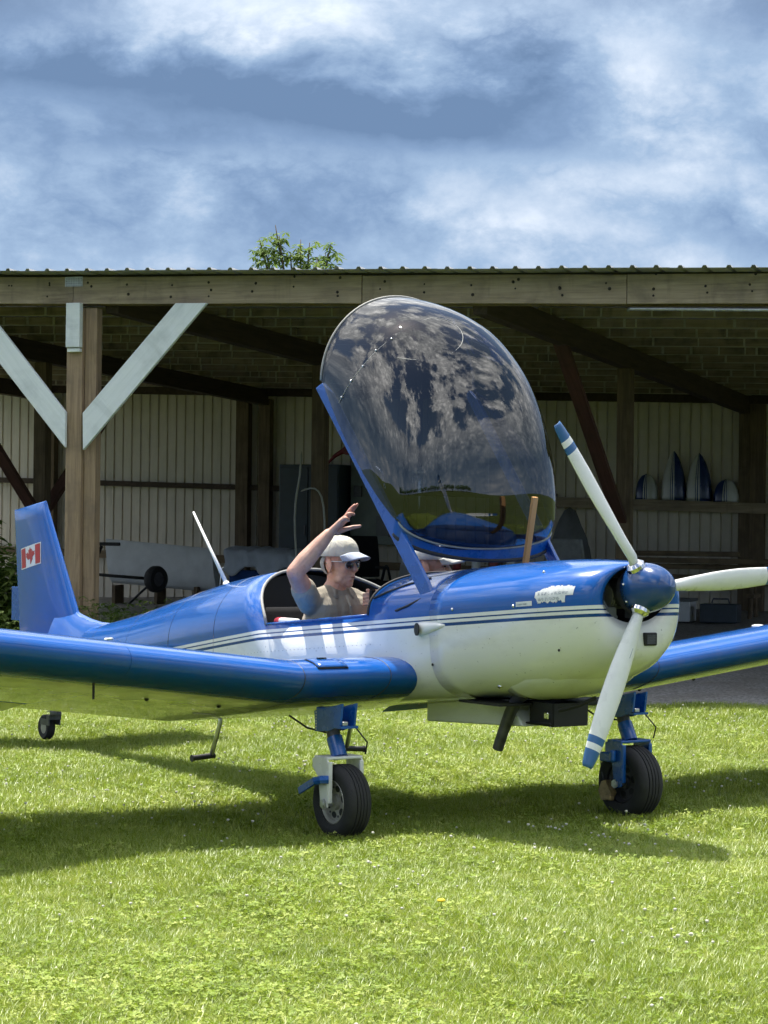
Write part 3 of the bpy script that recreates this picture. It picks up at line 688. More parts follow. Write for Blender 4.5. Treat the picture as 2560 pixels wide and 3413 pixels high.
for i, (a, c_) in enumerate(((-3.1, 'tool_red'), (-2.85, 'old_white'), (-2.62, 'tool_red'), (-2.4, 'old_white'))):
    t_ = sthing('fluid_bottle', ['red bottle at the left of the row behind the white cap brim', 'pale bottle second in the row behind the white cap brim', 'red bottle third in the row behind the white cap brim', 'pale bottle at the right of the row behind the white cap brim'][i], 'bottle', a + 1.45, 7.2, floor_z(7.2) + .78, 0, 'bottles on the workbench')
    b = MB(); b.lathe([(.05, 0), (.055, .02), (.055, .17), (.03, .22), (.02, .23)], 12); b.build('body', c_, t_, True, 40); b = MB(); b.lathe([(.024, .23), (.024, .265), (.02, .27)], 10); b.build('cap', 'matt_black', t_)
t_ = sthing('workbench', 'low dark workbench in the shed behind the aircraft nose', 'workbench', -1.3, 7.3)
b = MB(); b.box((0, 0, .75), (1.6, .6, .05), 0, None, .006); b.build('top', 'old_timber_x', t_)
for sx in (-1, 1):
    for sy in (-1, 1): b = MB(); b.box((sx * .72, sy * .24, .37), (.08, .08, .72)); b.build('leg', 'old_timber_z', t_)
# lantern on a strap
t_ = sthing('glass_lantern', 'clear glass lantern hanging on a black strap right of the canopy', 'lantern', -.42, 2.2, 0)
b = MB(); b.tube([(-.09, 0, 3.55), (-.03, 0, 3.2), (0, 0, 2.9), (0, 0, 2.42), (0, 0, 2.12)], [.012, .02, .026, .026, .012], 8); b.build('strap', 'matt_black', t_, True)
b = MB(); b.lathe([(.02, 1.83), (.06, 1.86), (.075, 1.92), (.075, 2.02), (.06, 2.07)], 20); b.build('globe', 'clear_glass', t_, True)
b = MB(); b.lathe([(.075, 2.06), (.08, 2.08), (.05, 2.11), (.02, 2.13)], 18); b.build('cap', 'galvanised', t_, True, 40)
b = MB(); b.tube([(0, 0, 1.86), (0, 0, 1.98)], [.02, .012], 8); b.build('burner', 'chrome', t_); b = MB(); b.tube([(0, 0, 1.83), (0, 0, 1.7)], [.016, .006], 8); b.build('drip_stem', 'galvanised', t_)

# ------------------------------------------------------------------ tree behind the shed
def leaflet_cluster(b, p, r, n, rng, droop=.5):
    p = Vector(p)
    for i in range(n):
        an = 2 * pi * i / n + rng.uniform(-.3, .3); el = rng.uniform(-droop, .25)
        d = Vector((cos(an) * cos(el), sin(an) * cos(el), sin(el))); L = r * rng.uniform(.75, 1.15); wd = L * .20
        sd = d.cross(Vector((0, 0, 1))).normalized(); sd = (sd + Vector((0, 0, rng.uniform(-.5, .5)))).normalized()
        dn = Vector((0, 0, -1)); a0 = p + d * L * .12; m1 = p + d * L * .5 + dn * L * .06; tip = p + d * L + dn * L * .25
        k = len(b.v); b.v += [tuple(a0), tuple(m1 + sd * wd), tuple(tip), tuple(m1 - sd * wd)]; b.f += [(k, k + 1, k + 2), (k, k + 2, k + 3)]; b.m += [0, 0]
def make_tree():
    rng = random.Random(5); bx_, by_ = -1.71, 45.0
    t_ = thing('leafy_tree', 'leafy green tree top showing above the shed roof', 'tree', (bx_, by_, .74))
    tr = MB(); tr.tube([(0, 0, -.1), (.05, 0, 1.5), (-.05, .05, 3.2), (.02, 0, 4.6)], [.22, .17, .13, .09], 10)
    lf = MB(); tips = [(-.50, 0, 6.72), (-.82, .1, 6.45), (-.42, -.1, 6.5), (.0, .1, 6.45), (.18, 0, 6.38), (.60, 0, 6.36), (-.70, .1, 6.25), (.50, .1, 6.2), (-.2, .1, 6.2)]
    for i in range(34):
        an = rng.uniform(0, 2 * pi); r_ = rng.uniform(.5, 1.9); z_ = 5.9 - .55 * r_ + rng.uniform(-1.3, .55); tips.append((r_ * cos(an), r_ * sin(an), z_))
    for i, tp in enumerate(tips):
        s0 = (rng.uniform(-.05, .05), rng.uniform(-.05, .05), rng.uniform(3.0, 4.5)); mid = (tp[0] * .55 + rng.uniform(-.1, .1), tp[1] * .55, s0[2] + (tp[2] - s0[2]) * .5)
        tr.tube([s0, mid, (tp[0] * .9, tp[1] * .9, tp[2] - .3), tp], [.05, .03, .016, .007], 6)
        for j in range(15 if i < 9 else 12):
            f = rng.uniform(0, 1); q = Vector(mid).lerp(Vector(tp), .35 + .65 * f) if i >= 9 else Vector((tp[0] * .95, tp[1] * .9, tp[2] - .62)).lerp(Vector(tp), f)
            sp = .24 * (1.15 - f * .6); q = q + Vector((rng.uniform(-sp, sp), rng.uniform(-sp, sp), rng.uniform(-sp * .7, sp * .5)))
            leaflet_cluster(lf, q, rng.uniform(.13, .2), rng.randint(6, 9), rng, .7)
    tr.build('trunk', 'bark', t_, True); lf.build('crown', 'tree_leaf', t_)
make_tree()

# ------------------------------------------------------------------ grass, clover, weeds (nobody could count these)
def blade(b, rng, x, y, h_, w_, lean, an, bend, seg=3):
    ca, sa = cos(an), sin(an); px_, py_ = -sa, ca
    k = len(b.v)
    for i in range(seg + 1):
        s = i / seg; off = lean * s + bend * s * s; z = h_ * s * (1 - .35 * bend * s / max(h_, .01) * .3); ww = w_ * (1 - s ** 1.6)
        cx, cy = x + ca * off, y + sa * off
        if i < seg: b.v += [(cx - px_ * ww / 2, cy - py_ * ww / 2, z), (cx + px_ * ww / 2, cy + py_ * ww / 2, z)]
        else: b.v.append((cx, cy, z))
    for i in range(seg - 1): q = k + 2 * i; b.f.append((q, q + 1, q + 3, q + 2)); b.m.append(0)
    q = k + 2 * (seg - 1); b.f.append((q, q + 1, q + 2)); b.m.append(0)
def tuft(seed, n, h0, h1, rad, wd):
    rng = random.Random(seed); b = MB()
    for i in range(n):
        r_ = rad * sqrt(rng.random()); an = rng.uniform(0, 2 * pi); hh = rng.uniform(h0, h1)
        blade(b, rng, r_ * cos(an), r_ * sin(an), hh, wd * rng.uniform(.6, 1.3), hh * rng.uniform(-.1, .5), rng.uniform(0, 2 * pi), hh * rng.uniform(.0, .8))
    return b
def clover(seed, n, rad):
    rng = random.Random(seed); b = MB()
    for i in range(n):
        r_ = rad * sqrt(rng.random()); an = rng.uniform(0, 2 * pi); x, y = r_ * cos(an), r_ * sin(an); z = rng.uniform(.025, .062); a0 = rng.uniform(0, 6); L = rng.uniform(.006, .011)
        tilt = Matrix.Rotation(rng.uniform(-.6, .6), 3, 'X') @ Matrix.Rotation(rng.uniform(-.6, .6), 3, 'Y')
        for q in range(3):
            aa = a0 + q * 2.094; d = Vector((cos(aa), sin(aa), .12)); s = Vector((-sin(aa), cos(aa), 0)); P = [Vector((0, 0, 0)), d * L * .7 + s * L * .62, d * L * 1.35, d * L * .7 - s * L * .62]
            k = len(b.v); b.v += [tuple(tilt @ p + Vector((x, y, z))) for p in P]; b.f.append((k, k + 1, k + 2, k + 3)); b.m.append(0)
        blade(b, rng, x, y, z, .0025, .001, 0, .0, 1)
    return b
def flower(seed):
    rng = random.Random(seed); b = MB(); z = rng.uniform(.055, .085)
    b.ball((0, 0, z), (.0062, .0062, .0055), 0, None, 7, 5); [b.ball((.004 * cos(q), .004 * sin(q), z + .001 * (q % 2)), .0034, 0, None, 5, 4) for q in (0.3, 1.5, 2.8, 4.0, 5.3)]; b.tube([(0, 0, 0), (0, 0, z)], .0012, 4, 1); return b
def dandelion():
    b = MB(); b.ball((0, 0, .07), (.016, .016, .007), 0, None, 10, 6); b.tube([(0, 0, 0), (0, 0, .07)], .0018, 4, 1); return b
lib = {}
def lib_obj(key, b, mats_):
    me = b.mesh(key); [me.materials.append(MATS[m]) for m in mats_]; o = bpy.data.objects.new(key, me); lib.setdefault(key.split('.')[0], []).append(o)
for i in range(6): lib_obj('tuft.%d' % i, tuft(10 + i, 26, .022, .055, .055, .0034), ['grass_blade'])
for i in range(4): lib_obj('clover.%d' % i, clover(30 + i, 13, .055), ['clover_leaf'])
for i in range(3): lib_obj('flower.%d' % i, flower(50 + i), ['clover_white', 'grass_blade'])
lib_obj('dandelion.0', dandelion(), ['dandelion', 'grass_blade'])
for i in range(4): lib_obj('weed.%d' % i, tuft(70 + i, 26, .14, .46, .12, .011), ['weed_leaf'])
def bushy(seed):
    rng = random.Random(seed); b = MB()
    for s in range(5):
        an = rng.uniform(0, 6.28); tip = Vector((.16 * cos(an), .16 * sin(an), rng.uniform(.3, .62)))
        for j in range(10): leaflet_cluster(b, Vector((0, 0, .05)).lerp(tip, j / 9), .06, 5, rng, .5)
    return b
for i in range(3): lib_obj('bush.%d' % i, bushy(90 + i), ['weed_leaf'])
def scatter(name, key, P, scale, kindlabel, cat):
    """one object: points carrying scale, turn and variant, instanced by geometry nodes"""
    n = len(P); me = bpy.data.meshes.new(name); me.vertices.add(n); me.vertices.foreach_set('co', np.asarray(P, dtype=np.float32).ravel())
    for an, vals, ty in (('sz', scale, 'FLOAT'), ('turn', RNG.uniform(0, 2 * pi, n), 'FLOAT'), ('pick', RNG.integers(0, len(lib[key]), n), 'INT')):
        at = me.attributes.new(an, ty, 'POINT'); at.data.foreach_set('value', np.asarray(vals))
    o = bpy.data.objects.new(name, me); COL.objects.link(o)
    c = bpy.data.collections.new(name + '_kinds')
    for q in lib[key]: c.objects.link(q)
    g = bpy.data.node_groups.new(name + '_nodes', 'GeometryNodeTree'); g.interface.new_socket('Geometry', in_out='INPUT', socket_type='NodeSocketGeometry'); g.interface.new_socket('Geometry', in_out='OUTPUT', socket_type='NodeSocketGeometry')
    N = g.nodes; L = g.links; gi = N.new('NodeGroupInput'); go = N.new('NodeGroupOutput'); ip = N.new('GeometryNodeInstanceOnPoints'); ci = N.new('GeometryNodeCollectionInfo')
    ci.inputs['Collection'].default_value = c; ci.inputs['Separate Children'].default_value = True; ci.inputs['Reset Children'].default_value = True
    ip.inputs['Pick Instance'].default_value = True
    def attr(nm, ty):
        a_ = N.new('GeometryNodeInputNamedAttribute'); a_.data_type = ty; a_.inputs['Name'].default_value = nm; return a_.outputs['Attribute']
    cx = N.new('ShaderNodeCombineXYZ'); L.new(attr('turn', 'FLOAT'), cx.inputs[2])
    L.new(gi.outputs[0], ip.inputs['Points']); L.new(ci.outputs[0], ip.inputs['Instance']); L.new(attr('pick', 'INT'), ip.inputs['Instance Index']); L.new(cx.outputs[0], ip.inputs['Rotation']); L.new(attr('sz', 'FLOAT'), ip.inputs['Scale']); L.new(ip.outputs[0], go.inputs[0])
    md = o.modifiers.new('scatter', 'NODES'); md.node_group = g
    o['kind'] = 'stuff'; o['label'] = kindlabel; o['category'] = cat
    return o
def field(n, y0, y1, xm, xk, power=1.0):
    y = y0 + (y1 - y0) * RNG.random(n) ** power; x = (RNG.random(n) * 2 - 1) * (xm + xk * y)
    return x, y
def lowfreq(x, y): return np.sin(x * .9 + 1.3 * np.sin(y * .6)) * np.sin(y * .8 + 1.1 * np.sin(x * .7 + 2)) + .5 * np.sin(2.3 * x + y * 1.7) * np.sin(1.9 * y - x)
def gz(x, y): return np.array([ground_z(a, b_) - .012 for a, b_ in zip(x, y)])
def not_gravel(x, y):   # keep blades off the shed floor
    c, s = cos(SHED_YAW), sin(SHED_YAW); a_ = x * c + (y - 21) * s; d_ = -x * s + (y - 21) * c
    return d_ < -.45 + .25 * np.sin(a_ * 1.7) + .15 * np.sin(a_ * 4.3)
parts = [field(52000, 5.4, 11, .7, .20), field(42000, 11, 21.5, 1.2, .24), field(9000, 4, 21, 9, 0)]
x = np.concatenate([p[0] for p in parts]); y = np.concatenate([p[1] for p in parts]); k = not_gravel(x, y); x, y = x[k], y[k]
sz = RNG.uniform(.75, 1.25, len(x)) * (1 + .18 * lowfreq(x, y))
scatter('grass', 'tuft', np.stack([x, y, gz(x, y)], 1), sz, 'short mown lawn grass around the aircraft', 'grass')
parts = [field(14000, 5.4, 11, .7, .20), field(15000, 11, 21.5, 1.2, .24), field(2500, 4, 21, 9, 0)]
x = np.concatenate([p[0] for p in parts]); y = np.concatenate([p[1] for p in parts]); k = not_gravel(x, y) & (lowfreq(x * 1.4 + 3, y * 1.4) + RNG.normal(0, 1.0, len(x)) > .1); x, y = x[k], y[k]
scatter('clover', 'clover', np.stack([x, y, gz(x, y)], 1), RNG.uniform(.55, .95, len(x)), 'low clover growing through the lawn', 'clover')
x, y = field(3800, 5.4, 21, 1.0, .22); k = not_gravel(x, y) & (lowfreq(x * 1.9 + 1, y * 1.7) + RNG.normal(0, .5, len(x)) > .55); x, y = x[k], y[k]
scatter('clover_flowers', 'flower', np.stack([x, y, gz(x, y)], 1), RNG.uniform(.6, 1.2, len(x)), 'tiny white clover heads dotted over the lawn', 'flowers')
for i, (x_, y_) in enumerate(((.235, 8.7),)):
    me = lib['dandelion'][0].data; o = bpy.data.objects.new('dandelion', me); COL.objects.link(o); o.location = (x_, y_, ground_z(x_, y_) - .012); tag(o, ['yellow dandelion flower in the middle foreground of the lawn', 'yellow dandelion flower at the lower left of the lawn'][i], 'flower')
# rough growth at the foot of the shed, left
N_ = 700; a_ = RNG.uniform(-7.5, -1.2, N_); d_ = RNG.uniform(-1.3, .9, N_); P = np.array([shed_w(p, q, .0) for p, q in zip(a_, d_)])
scatter('rough_grass', 'weed', P, RNG.uniform(.6, 1.35, N_) * (1.15 + .25 * np.sin(a_ * 2.1)), 'long rough grass along the front of the shed', 'grass')
N_ = 260; a_ = np.concatenate([RNG.uniform(-6.8, -3.3, 170), RNG.uniform(-3.2, -2.1, 90)]); d_ = RNG.uniform(-1.1, .7, N_); P = np.array([shed_w(p, q, .0) for p, q in zip(a_, d_)])
bs = np.where(a_ < -3.75, RNG.uniform(1.7, 2.6, N_), RNG.uniform(.8, 1.35, N_))
scatter('leafy_weeds', 'bush', P, bs, 'bushy green weeds at the foot of the shed post', 'weeds')

# wood on the far side of the field, behind the viewer: one far mass
def far_wood():
    rng = random.Random(21); b = MB(); tr = MB()
    for i in range(150):
        x = -150 + 300 * i / 149 + rng.uniform(-1.5, 1.5); y = -75 - 14 * rng.random(); hgt = rng.uniform(7, 12)
        tr.tube([(x, y, -.1), (x, y, hgt * .5)], [.25, .12], 5)
        for j in range(34):
            an = rng.uniform(0, 6.28); el = rng.uniform(-.4, 1.4); r_ = rng.uniform(.5, 1) * hgt * .3
            leaflet_cluster(b, (x + r_ * cos(an) * cos(el), y + r_ * sin(an) * cos(el), hgt * .6 + r_ * sin(el) * 1.3), rng.uniform(1.0, 1.7), 7, rng, .6)
    k = len(b.v); b.v += tr.v; b.f += [tuple(i + k for i in f) for f in tr.f]; b.m += [1] * len(tr.f)
    o = b.build('far_wood', ['tree_leaf', 'bark']); o['kind'] = 'stuff'; o['label'] = 'dark line of trees along the far edge of the field'; o['category'] = 'trees'
far_wood()

# ------------------------------------------------------------------ the aircraft (local x forward, y to its left, z up; origin on the grass between the main wheels)
def fix_normals(o):
    bm = bmesh.new(); bm.from_mesh(o.data); bmesh.ops.recalc_face_normals(bm, faces=bm.faces); bm.to_mesh(o.data); bm.free(); return o
AX_O = (.543, 11.624, 0.0); AX_YAW = atan2(-.828, .561)
ac = thing('light_aircraft', 'blue and white low-wing tailwheel aeroplane with raised bubble canopy, parked on the grass', 'aircraft', AX_O, AX_YAW)
def stripe(X): return 1.055 + .087 * X - .042 * max(0.0, -1.45 - X)
#            X     half-w  bottom  top    n_up  n_low
ST = [(1.132, .186, 1.068, 1.328, 2.0, 2.0),
      (1.152, .212, 1.015, 1.335, 2.0, 2.1),
      (1.160, .238, .955, 1.342, 2.05, 2.3),
      (1.140, .272, .910, 1.348, 2.1, 2.5),
      (1.095, .312, .868, 1.354, 2.15, 2.6),
      (1.00, .362, .812, 1.360, 2.2, 2.7),
      (.84, .412, .752, 1.362, 2.25, 2.8),
      (.60, .448, .702, 1.352, 2.3, 2.9),
      (.36, .470, .668, 1.334, 2.3, 3.0),
      (.16, .484, .648, 1.316, 2.3, 3.8),
      (-.36, .502, .598, 1.268, 2.4, 7.0),
      (-.90, .510, .540, 1.262, 2.4, 6.0),
      (-1.36, .505, .492, 1.262, 2.4, 6.0),
      (-1.80, .468, .475, 1.258, 2.3, 6.0),
      (-2.33, .405, .465, 1.193, 2.2, 6.0),
      (-2.90, .330, .460, 1.088, 2.1, 5.5),
      (-3.63, .232, .458, .938, 2.0, 5.0),
      (-4.27, .150, .460, .832, 2.0, 4.0),
      (-4.95, .062, .470, .770, 2.0, 3.0)]
SX = [-s[0] for s in ST][3:]; SV = np.array(ST)[3:, 1:]
def sec(X): return [float(np.interp(-X, SX, SV[:, k])) for k in range(5)]
def split_z(X): return min(stripe(X) + .026, 1.19)
def upper_pt(X, ph, par=None):
    hw, zb, zt, nu, nl = par or sec(X); zs = split_z(X); c, s = cos(ph), sin(ph)
    return (X, -hw * math.copysign(abs(c) ** (2 / nu), c), zs + (zt - zs) * abs(s) ** (2 / nu))
def lower_pt(X, ph, par=None):
    hw, zb, zt, nu, nl = par or sec(X); zs = split_z(X); c, s = cos(ph), sin(ph)
    return (X, hw * math.copysign(abs(c) ** (2 / nl), c), zs - (zs - zb) * abs(s) ** (2 / nl))
PHU = list(np.linspace(0, pi, 29)); PHL = list(np.linspace(0, pi, 33))
def full_ring(X, par=None): return [upper_pt(X, p, par) for p in PHU] + [lower_pt(X, p, par) for p in PHL[1:-1]]
# cowling
rows = [full_ring(s[0], s[1:]) for s in ST[:6]] + [full_ring(X) for X in (.92, .84, .72, .60, .48, .36, .26, .1555)]
def cowl_mesh():
    b = grid_mesh(rows, True, False); return b
o = cowl_mesh().build('cowling', ['livery_paint', 'matt_black'], ac, True); m_ = solidify(o, .012, -1).modifiers['solid']; m_.material_offset = 1; m_.material_offset_rim = 0
cowling = o
# fuselage shell: lower trough, front deck and rear deck in one mesh
fb = MB()
def add_rows(rws, flip=False): 
    g = grid_mesh(rws, False, flip); fb.add(g.v, g.f)
Xs = [.155, .13, 0, -.18, -.36, -.6, -.85, -1.1, -1.36, -1.6, -1.85, -2.1, -2.4, -2.7, -3.0, -3.4, -3.8, -4.2, -4.6, -4.95]
def inner(pts): return [(X, y * .994, 1.0 + (z - 1.0) * .994) for X, y, z in pts]
add_rows([inner([lower_pt(.23, p) for p in PHL]), inner([lower_pt(.158, p) for p in PHL])] + [[lower_pt(X, p) for p in PHL] for X in Xs[1:]])
add_rows([inner([upper_pt(.23, p) for p in PHU]), inner([upper_pt(.158, p) for p in PHU])] + [[upper_pt(X, p) for p in PHU] for X in (.13, .0, -.18, -.36)])
def arch_X(p): return -1.36 - .40 * sin(p) ** 1.25
rws = []
for t in [(X + 1.36) / -3.59 for X in Xs[8:]]:
    rws.append([upper_pt(arch_X(p) * (1 - t) - 4.95 * t, p) for p in PHU])
add_rows(rws)
bmx = fb.mesh('fuselage'); bm = bmesh.new(); bm.from_mesh(bmx); bmesh.ops.remove_doubles(bm, verts=bm.verts, dist=.0012); bm.to_mesh(bmx); bm.free()
fus = obj('fuselage', bmx, ['livery_paint', 'matt_black'], ac, True); m_ = solidify(fus, .010, -1).modifiers['solid']; m_.material_offset = 1; m_.material_offset_rim = 0
b = MB(); b.tube([upper_pt(arch_X(p) + .004, p) for p in PHU], .0085, 8); b.build('arch_trim', 'seal_grey', fus, True)
b = MB(); b.tube([(X, y, z + .004) for X, y, z in [upper_pt(-.362, p) for p in PHU]], .007, 8); b.build('deck_trim', 'gasket', fus, True)
for s in (-1, 1):
    b = MB(); b.tube([(X, s * (sec(X)[0] - .004), split_z(X) + .003) for X in np.linspace(-.36, -1.36, 8)], .008, 8); b.build('sill_trim', 'blue_enamel', fus, True)
b = MB()
for Xp in (-2.05, -2.75, -3.5, -4.2):   # skin lap joints of the rear fuselage
    b.tube([(X, y * 1.001, z + .0003) for X, y, z in [upper_pt(Xp, p) for p in PHU]], .0012, 5); b.tube([(X, y * 1.001, z) for X, y, z in [lower_pt(Xp, p) for p in PHL]], .0012, 5)
b.build('skin_joint', 'steel_dark', fus, True)
b = MB(); rv = 0
for Xp in (-2.035, -2.735, -.50, -.95):
    for p in PHL[1:-1:1]:
        q = lower_pt(Xp, p); b.ball(q, .0028, 0, None, 5, 4)
for X in np.linspace(-.34, -1.9, 40):
    hw_ = sec(X)[0]; b.ball((X, -hw_ * 1.0, stripe(X) - .12), .0026, 0, None, 5, 4)
b.build('rivets', 'seal_grey', fus)['kind'] = 'stuff'
# black rubber line and strap on the front deck, near side
def deck_y(X, z): # outer y of the upper section at height z (near side)
    hw, zb, zt, nu, nl = sec(X); zs = split_z(X)
    if z < zs: f = min(1, (zs - z) / (zs - zb)); return -hw * (1 - f ** nl) ** (1 / nl)
    f = min(.999, (z - zs) / (zt - zs)); return -hw * (1 - f ** nu) ** (1 / nu)
def nose_y(X, z):
    xs = [s[0] for s in ST[3:]]; return deck_y(X, z)
b = MB(); b.tube([(-.345, deck_y(-.345, 1.14) - .004, 1.14), (-.27, deck_y(-.27, 1.17) - .005, 1.17), (-.15, deck_y(-.15, 1.215) - .005, 1.215), (-.02, deck_y(-.02, 1.25) - .005, 1.25)], .006, 6); b.build('deck_strap', 'gasket', fus, True)
b = MB(); b.tube([(-.12, -.497, 1.085), (-.02, -.49, 1.115), (.06, -.47, 1.15), (.10, -.455, 1.165)], .006, 6); b.build('deck_strap', 'gasket', fus, True)
# cockpit: seats, bulkhead, panel
rws = [[(-1.83 + k_ * .02, y * .93, .87 + (z - .87) * .93) for X, y, z in [upper_pt(-1.83, p) for p in PHU] + [lower_pt(-1.83, p) for p in PHL[1:-1]]] for k_ in (0, 1)]
g = grid_mesh(rws, True); n = len(rws[0]); g.f += [tuple(range(n)), tuple(range(n, 2 * n))]; g.m += [0, 0]; fix_normals(g.build('rear_bulkhead', 'matt_black', ac))
b = MB(); b.box((-.42, 0, .93), (.02, .90, .50)); ip = b.build('instrument_panel', 'black_vinyl', ac)
for i, (y_, z_) in enumerate(((-.32, 1.08), (-.2, 1.1), (-.08, 1.1), (.08, 1.1), (.2, 1.1), (.32, 1.08), (-.26, .97), (.26, .97))):
    b = MB(); b.lathe([(.042, 0), (.042, .008), (.036, .01), (0, .006)], 18, 0, Matrix.Translation((-.43, y_, z_)) @ Matrix.Rotation(radians(-90), 4, 'Y')); b.build('gauge', 'steel_dark', ip)
b = MB(); b.box((0, 0, 0), (1.1, .86, .012), 0, Matrix.Translation((-.95, 0, .572)) @ Matrix.Rotation(radians(-5.3), 4, 'Y')); b.build('cockpit_floor', 'matt_black', ac)
for y_ in (-.25, .25):
    b = MB(); b.box((-1.12, y_, .59), (.48, .42, .07), 0, None, .04); b.build('seat', 'black_vinyl', ac, True, 50)
    b = MB(); b.box((0, 0, 0), (.11, .42, .56), 0, Matrix.Translation((-1.46, y_, .78)) @ Matrix.Rotation(radians(-17), 4, 'Y'), .04); b.build('seat_back', 'black_vinyl', ac, True, 50)
b = MB(); b.box((-1.20, -.455, .985), (.16, .05, .04), 0, Matrix.Rotation(0, 4, 'Z'), .012); b.build('map_roll', 'flag_white', ac, True, 50)
b = MB(); b.box((-1.30, -.44, .975), (.10, .06, .06), 0, None, .02); b.tube([(-1.24, -.44, .96), (-1.15, -.45, .97), (-1.1, -.46, .95)], .02, 8); b.build('seat_belt', 'belt_red', ac, True, 50)
b = MB(); b.tube([(-.47, -.40, .90), (-.50, -.385, 1.02), (-.47, -.37, 1.13)], .009, 8); b.build('control_stick', 'matt_black', ac, True)
# engine visible through the nose opening
b = MB(); b.lathe([(0, 0), (.17, 0), (.17, .01), (0, .01)], 28, 0, Matrix.Translation((.92, 0, 1.17)) @ Matrix.Rotation(radians(90), 4, 'Y')); b.build('engine_baffle', 'matt_black', ac)
for s in (-1, 1):
    b = MB(); prof = []
    for i in range(7): prof += [(.062, i * .016), (.062, i * .016 + .007), (.048, i * .016 + .008), (.048, i * .016 + .015)]
    b.lathe([(.0, 0)] + prof + [(.055, .115), (0, .118)], 18, 0, Matrix.Translation((1.0, s * .075, 1.19)) @ Matrix.Rotation(radians(90 * s), 4, 'X') @ Matrix.Rotation(0, 4, 'X')); b.build('engine_cylinder', 'alloy_rim', ac, True, 40)
b = MB(); b.box((1.02, -.07, 1.115), (.08, .05, .05), 0, Matrix.Rotation(.0, 4, 'Z'), .006); b.box((1.03, .09, 1.11), (.06, .08, .05), 0, None, .006); b.tube([(1.0, -.13, 1.22), (1.05, -.1, 1.13), (1.02, -.02, 1.09)], .012, 8); b.build('engine_fitting', 'grey_vinyl', ac)
b = MB(); b.lathe([(.07, -.2), (.07, 0), (.11, .0), (.11, .03), (.05, .03)], 20, 0, Matrix.Translation((1.13, 0, 1.218)) @ Matrix.Rotation(radians(85), 4, 'Y')); b.build('crankcase', 'steel_dark', ac, True, 40)
# chin inlet
for y_ in (.075,):
    b = MB(); b.box((1.150, y_, .992), (.04, .075, .062), 0, None, .006); fr_ = b.build('chin_inlet', 'matt_black', ac)
    b = MB()
    for q in range(4): b.box((1.171, y_, .972 + q * .013), (.004, .055, .004))
    b.box((1.1695, y_, .992), (.002, .05, .042)); b.build('grille', 'steel_dark', fr_)
# cowl decals (near side): ragged white patch and a small placard
def decal(name, x0, x1, z0, z1, material, inside, nx=40, nz=20, off=.0035):
    b = MB(); idx = {}
    for i in range(nx + 1):
        for j in range(nz + 1):
            X = x0 + (x1 - x0) * i / nx; z = z0 + (z1 - z0) * j / nz + .087 * (X - x0); b.v.append((X, deck_y(X, z) - off, z))
    for i in range(nx):
        for j in range(nz):
            if inside((i + .5) / nx, (j + .5) / nz): q = i * (nz + 1) + j; b.f.append((q, q + nz + 1, q + nz + 2, q + 1)); b.m.append(0)
    return b.build(name, material, cowling, True)
rg = random.Random(4); rag = [rg.uniform(-.07, .07) for _ in range(60)]
def patch(u, v):
    top = .97 - .28 * max(0, .35 - u) / .35 - .12 * max(0, u - .85) / .15 + rag[int(u * 40)] * .5
    bot = .04 + .30 * max(0, .12 - u) / .12 + .07 * sin(u * 30) + rag[int(u * 40) + 10]
    if u > .82: bot = .40 + rag[int(u * 40)] * .4
    return bot < v < top and u < .99
decal('torn_decal', .885, 1.075, 1.152, 1.232, 'sticker', patch)
decal('decal_print', .90, 1.05, 1.192, 1.205, 'sticker_grey', lambda u, v: (int(u * 34) % 4 != 3) and rg.random() < .62, 60, 5, .0045)
decal('decal_print', .905, 1.02, 1.166, 1.180, 'sticker_grey', lambda u, v: (int(u * 30) % 5 != 4) and rg.random() < .5, 60, 5, .0045)
decal('placard', .775, .872, 1.135, 1.158, 'sticker', lambda u, v: True, 10, 3)
decal('placard_print', .782, .845, 1.141, 1.149, 'sticker_grey', lambda u, v: int(u * 24) % 3 != 2, 30, 2, .0042)
for X, z in ((.755, 1.138), (.33, 1.108), (.845, 1.30)):
    b = MB(); b.ball((X, deck_y(X, z), z), .008, 0, None, 10, 6); b.build('fastener', 'chrome', cowling, True)
b = MB(); b.ball((.50, deck_y(.5, .74) - .002, .74), (.02, .006, .01), 0, None, 10, 6); b.build('fastener', 'chrome', cowling, True)
for X, z in ((.16, .83), (.98, .94)):
    b = MB(); b.ball((X, deck_y(X, z), z), (.008, .004, .008), 0, None, 8, 6); b.build('drain_hole', 'matt_black', cowling)
# side vent scoop
b = MB(); rws = []
for i in range(10):
    s = i / 9; X = .085 + .20 * s; r_ = .036 * (1 - s) ** .7 + .001; zc = 1.000 + .030 * s
    rws.append([(X, deck_y(X, zc) - r_ * .8 * max(0, sin(q)) + .004, zc + r_ * cos(q)) for q in np.linspace(0, pi, 11)])
o = grid_mesh(rws).build('vent_scoop', 'white_paint', fus, True)
b = MB(); b.lathe([(0, 0), (.032, 0), (.032, .005), (0, .007)], 18, 0, Matrix.Translation((.092, deck_y(.085, 1.0) - .026, 1.001)) @ Matrix.Rotation(radians(90), 4, 'X') @ Matrix.Rotation(radians(-14), 4, 'Y')); b.build('vent_hole', 'matt_black', o)
